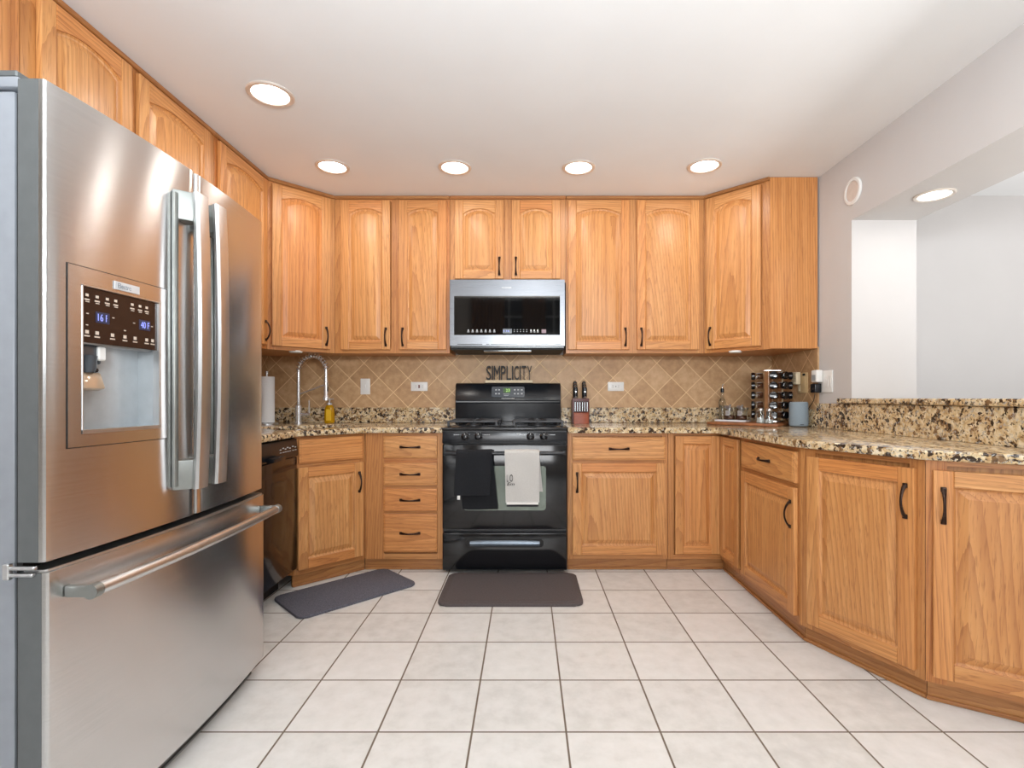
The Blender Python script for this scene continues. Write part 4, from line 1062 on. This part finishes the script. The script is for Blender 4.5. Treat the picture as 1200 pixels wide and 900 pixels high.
m = MB(); m.lathe([(.012, .1902), (.012, .215), (.006, .222)], (0, 0, 0), BLACK_SAT, 16); m.tube([(0, 0, .222), (0, 0, .24), (.006, -.004, .252)], .004, CHROME, 8); m.build('pourer', r)
for (u, lab) in ((-.146, 'small glass jar with tilted silver scoop next to the slim bottle'), (-.064, 'small glass jar with tilted silver scoop next to the shakers')):
    r = thing('sugar_jar', lab, 'jar', (*bp(u, .20), TT), ba, 'glass jars on the marble tray')
    m = MB(); m.lathe([(.030, 0), (.037, .004), (.039, .045), (.036, .070), (.035, .086)], (0, 0, 0), GLASS, 24, cap1=False); m.lathe([(.035, .086), (.037, .088), (.037, .090), (.033, .090)], (0, 0, 0), GLASS, 24, cap0=False, cap1=False); m.build('glass', r)
    m = MB(); m.lathe([(.028, .003), (.033, .006), (.035, .030), (0, .034)], (0, 0, 0), COFFEE, 20); m.build('contents', r)
    Mt = Matrix.Translation((-.008, -.006, .078)) @ Matrix.Rotation(math.radians(38), 4, 'Y')
    m = MB(); m.lathe([(.026, 0), (.028, .004), (.020, .014), (.006, .020), (.007, .032), (0, .036)], (0, 0, 0), FOIL, 18, M=Mt); m.box(-.012, .016, -.0395, -.036, .030, .066, FOIL, .004); m.build('lid', r)
for (u, v, fill, lab) in ((.115, .030, SALT_M, 'glass shaker half hidden beside the jars on the wooden board'), (.167, .030, SALT_M, 'glass salt shaker with white base at the board edge by the speaker')):
    r = thing('salt_shaker', lab, 'shaker', (*bp(u, v), BT), 0, 'glass shakers on the board')
    m = MB(); m.lathe([(.023, 0), (.025, .003), (.024, .025), (.017, .06), (.016, .078)], (0, 0, 0), GLASS, 20); m.build('glass', r)
    m = MB(); m.lathe([(.017, .0785), (.018, .082), (.017, .093), (.010, .099), (0, .1)], (0, 0, 0), STEEL_H, 20); m.build('cap', r)
    m = MB(); m.lathe([(.019, .004), (.0215, .006), (.021, .024 if u > .14 else .034), (0, .026 if u > .14 else .036)], (0, 0, 0), fill, 18); m.build('contents', r)
sr = thing('spice_rack', 'chrome revolving spice rack full of black capped jars', 'spice rack', (*bp(.122, .235), BT))
RH = .345
m = MB(); m.lathe([(.085, 0), (.088, .004), (.088, .014), (.060, .018), (0, .018)], (0, 0, 0), CHROME, 36); m.build('base', sr)
m = MB(); m.box(-.028, .028, -.028, .028, .0182, RH-.006, simple('rack_core_reflection', (160, 116, 78), .35, .3), .002, M=Matrix.Rotation(math.radians(28), 4, 'Z')); m.build('column', sr)  # wood reflection put into the brown of the column and strip
m = MB(); m.prism(rrect(.150, .150, .030), RH-.005, RH, CHROME, .001, 1, M=Matrix.Rotation(math.radians(-20), 4, 'Z')); m.build('top_plate', sr)
for deg, hw, mt, lb in ((-140, .012, 'rack_core_reflection', 'brown upright strip with chrome edges'), (-45, .008, 'cream_plastic', 'pale upright strip')):
    m = MB(); Mr = Matrix.Rotation(math.radians(deg), 4, 'Z')
    m.box(.068, .072, -hw, hw, .0182, RH-.006, bpy.data.materials[mt], .0005, M=Mr)
    if hw > .01:
        for q6 in (-1, 1): m.box(.0665, .0675, q6*.0115-.004, q6*.0115+.004, .0182, RH-.006, CHROME, M=Mr)
    m.build('upright_strip', sr, label=lb)
cols = [(-110, 'column facing the room'), (-70, 'column turned towards the speaker'), (-20, 'column against the side wall'), (160, 'column on the glass jar side')]
tiers = ['top', 'second', 'middle', 'fourth', 'lowest']
proto = None
for (deg, cn) in cols:
    for ti in range(5):
        z = BT+RH-.036-ti*.0645
        lab = 'black capped spice jar, %s tier of the rack %s' % (tiers[ti], cn)
        c = bp(.122, .235); a = math.radians(deg)
        if proto is None or True:
            r = thing('spice_jar', lab, 'spice jar', (c[0]+.046*math.cos(a), c[1]+.046*math.sin(a), z), a, 'jars in the spice rack')
            if proto is None:
                Mj = Matrix.Rotation(PI/2, 4, 'Y')
                m = MB(); m.lathe([(.018, .006), (.020, .009), (.020, .052), (.016, .056)], (0, 0, 0), GLASS, 18, M=Mj); m.build('glass', r)
                m = MB(); m.lathe([(.017, .008), (.0185, .010), (.0185, .040), (0, .041)], (0, 0, 0), SPICE_A, 16, M=Mj); m.build('contents', r)
                m = MB(); m.lathe([(.0235, .0562), (.0250, .058), (.0250, .076), (.022, .079), (.012, .0775), (0, .0775)], (0, 0, 0), BLACK, 22, M=Mj); m.build('cap', r)
                m = MB(); m.box(.016, .046, -.012, .012, .0195, .0206, WHITE_PL); m.build('label_sticker', r)
                proto = r
            else:
                for ch in proto.children:
                    cc = ch.copy(); COL.objects.link(cc); cc.parent = r
sp_ = thing('smart_speaker', 'blue grey fabric cylinder speaker on the worktop by the side wall', 'speaker', (1.722, 3.240, CT1+.0004))
m = MB(); m.lathe([(.050, .003), (.0545, .008), (.0555, .02), (.0545, .148), (.051, .153)], (0, 0, 0), FABRIC_GREY, 36); m.build('fabric_body', sp_)
m = MB(); m.lathe([(.051, .1532), (.049, .156), (0, .157)], (0, 0, 0), simple('speaker_top', (150, 158, 164), .5), 36); m.build('top_cap', sp_)
m = MB(); m.lathe([(.046, 0), (.047, .0028), (0, .0029)], (0, 0, 0), BLACK_MAT, 28); m.build('foot', sp_)
m = MB(); m.box(-.020, .004, -.0562, -.0548, .012, .017, simple('speaker_mark', (70, 80, 90), .6)); m.build('logo_mark', sp_)
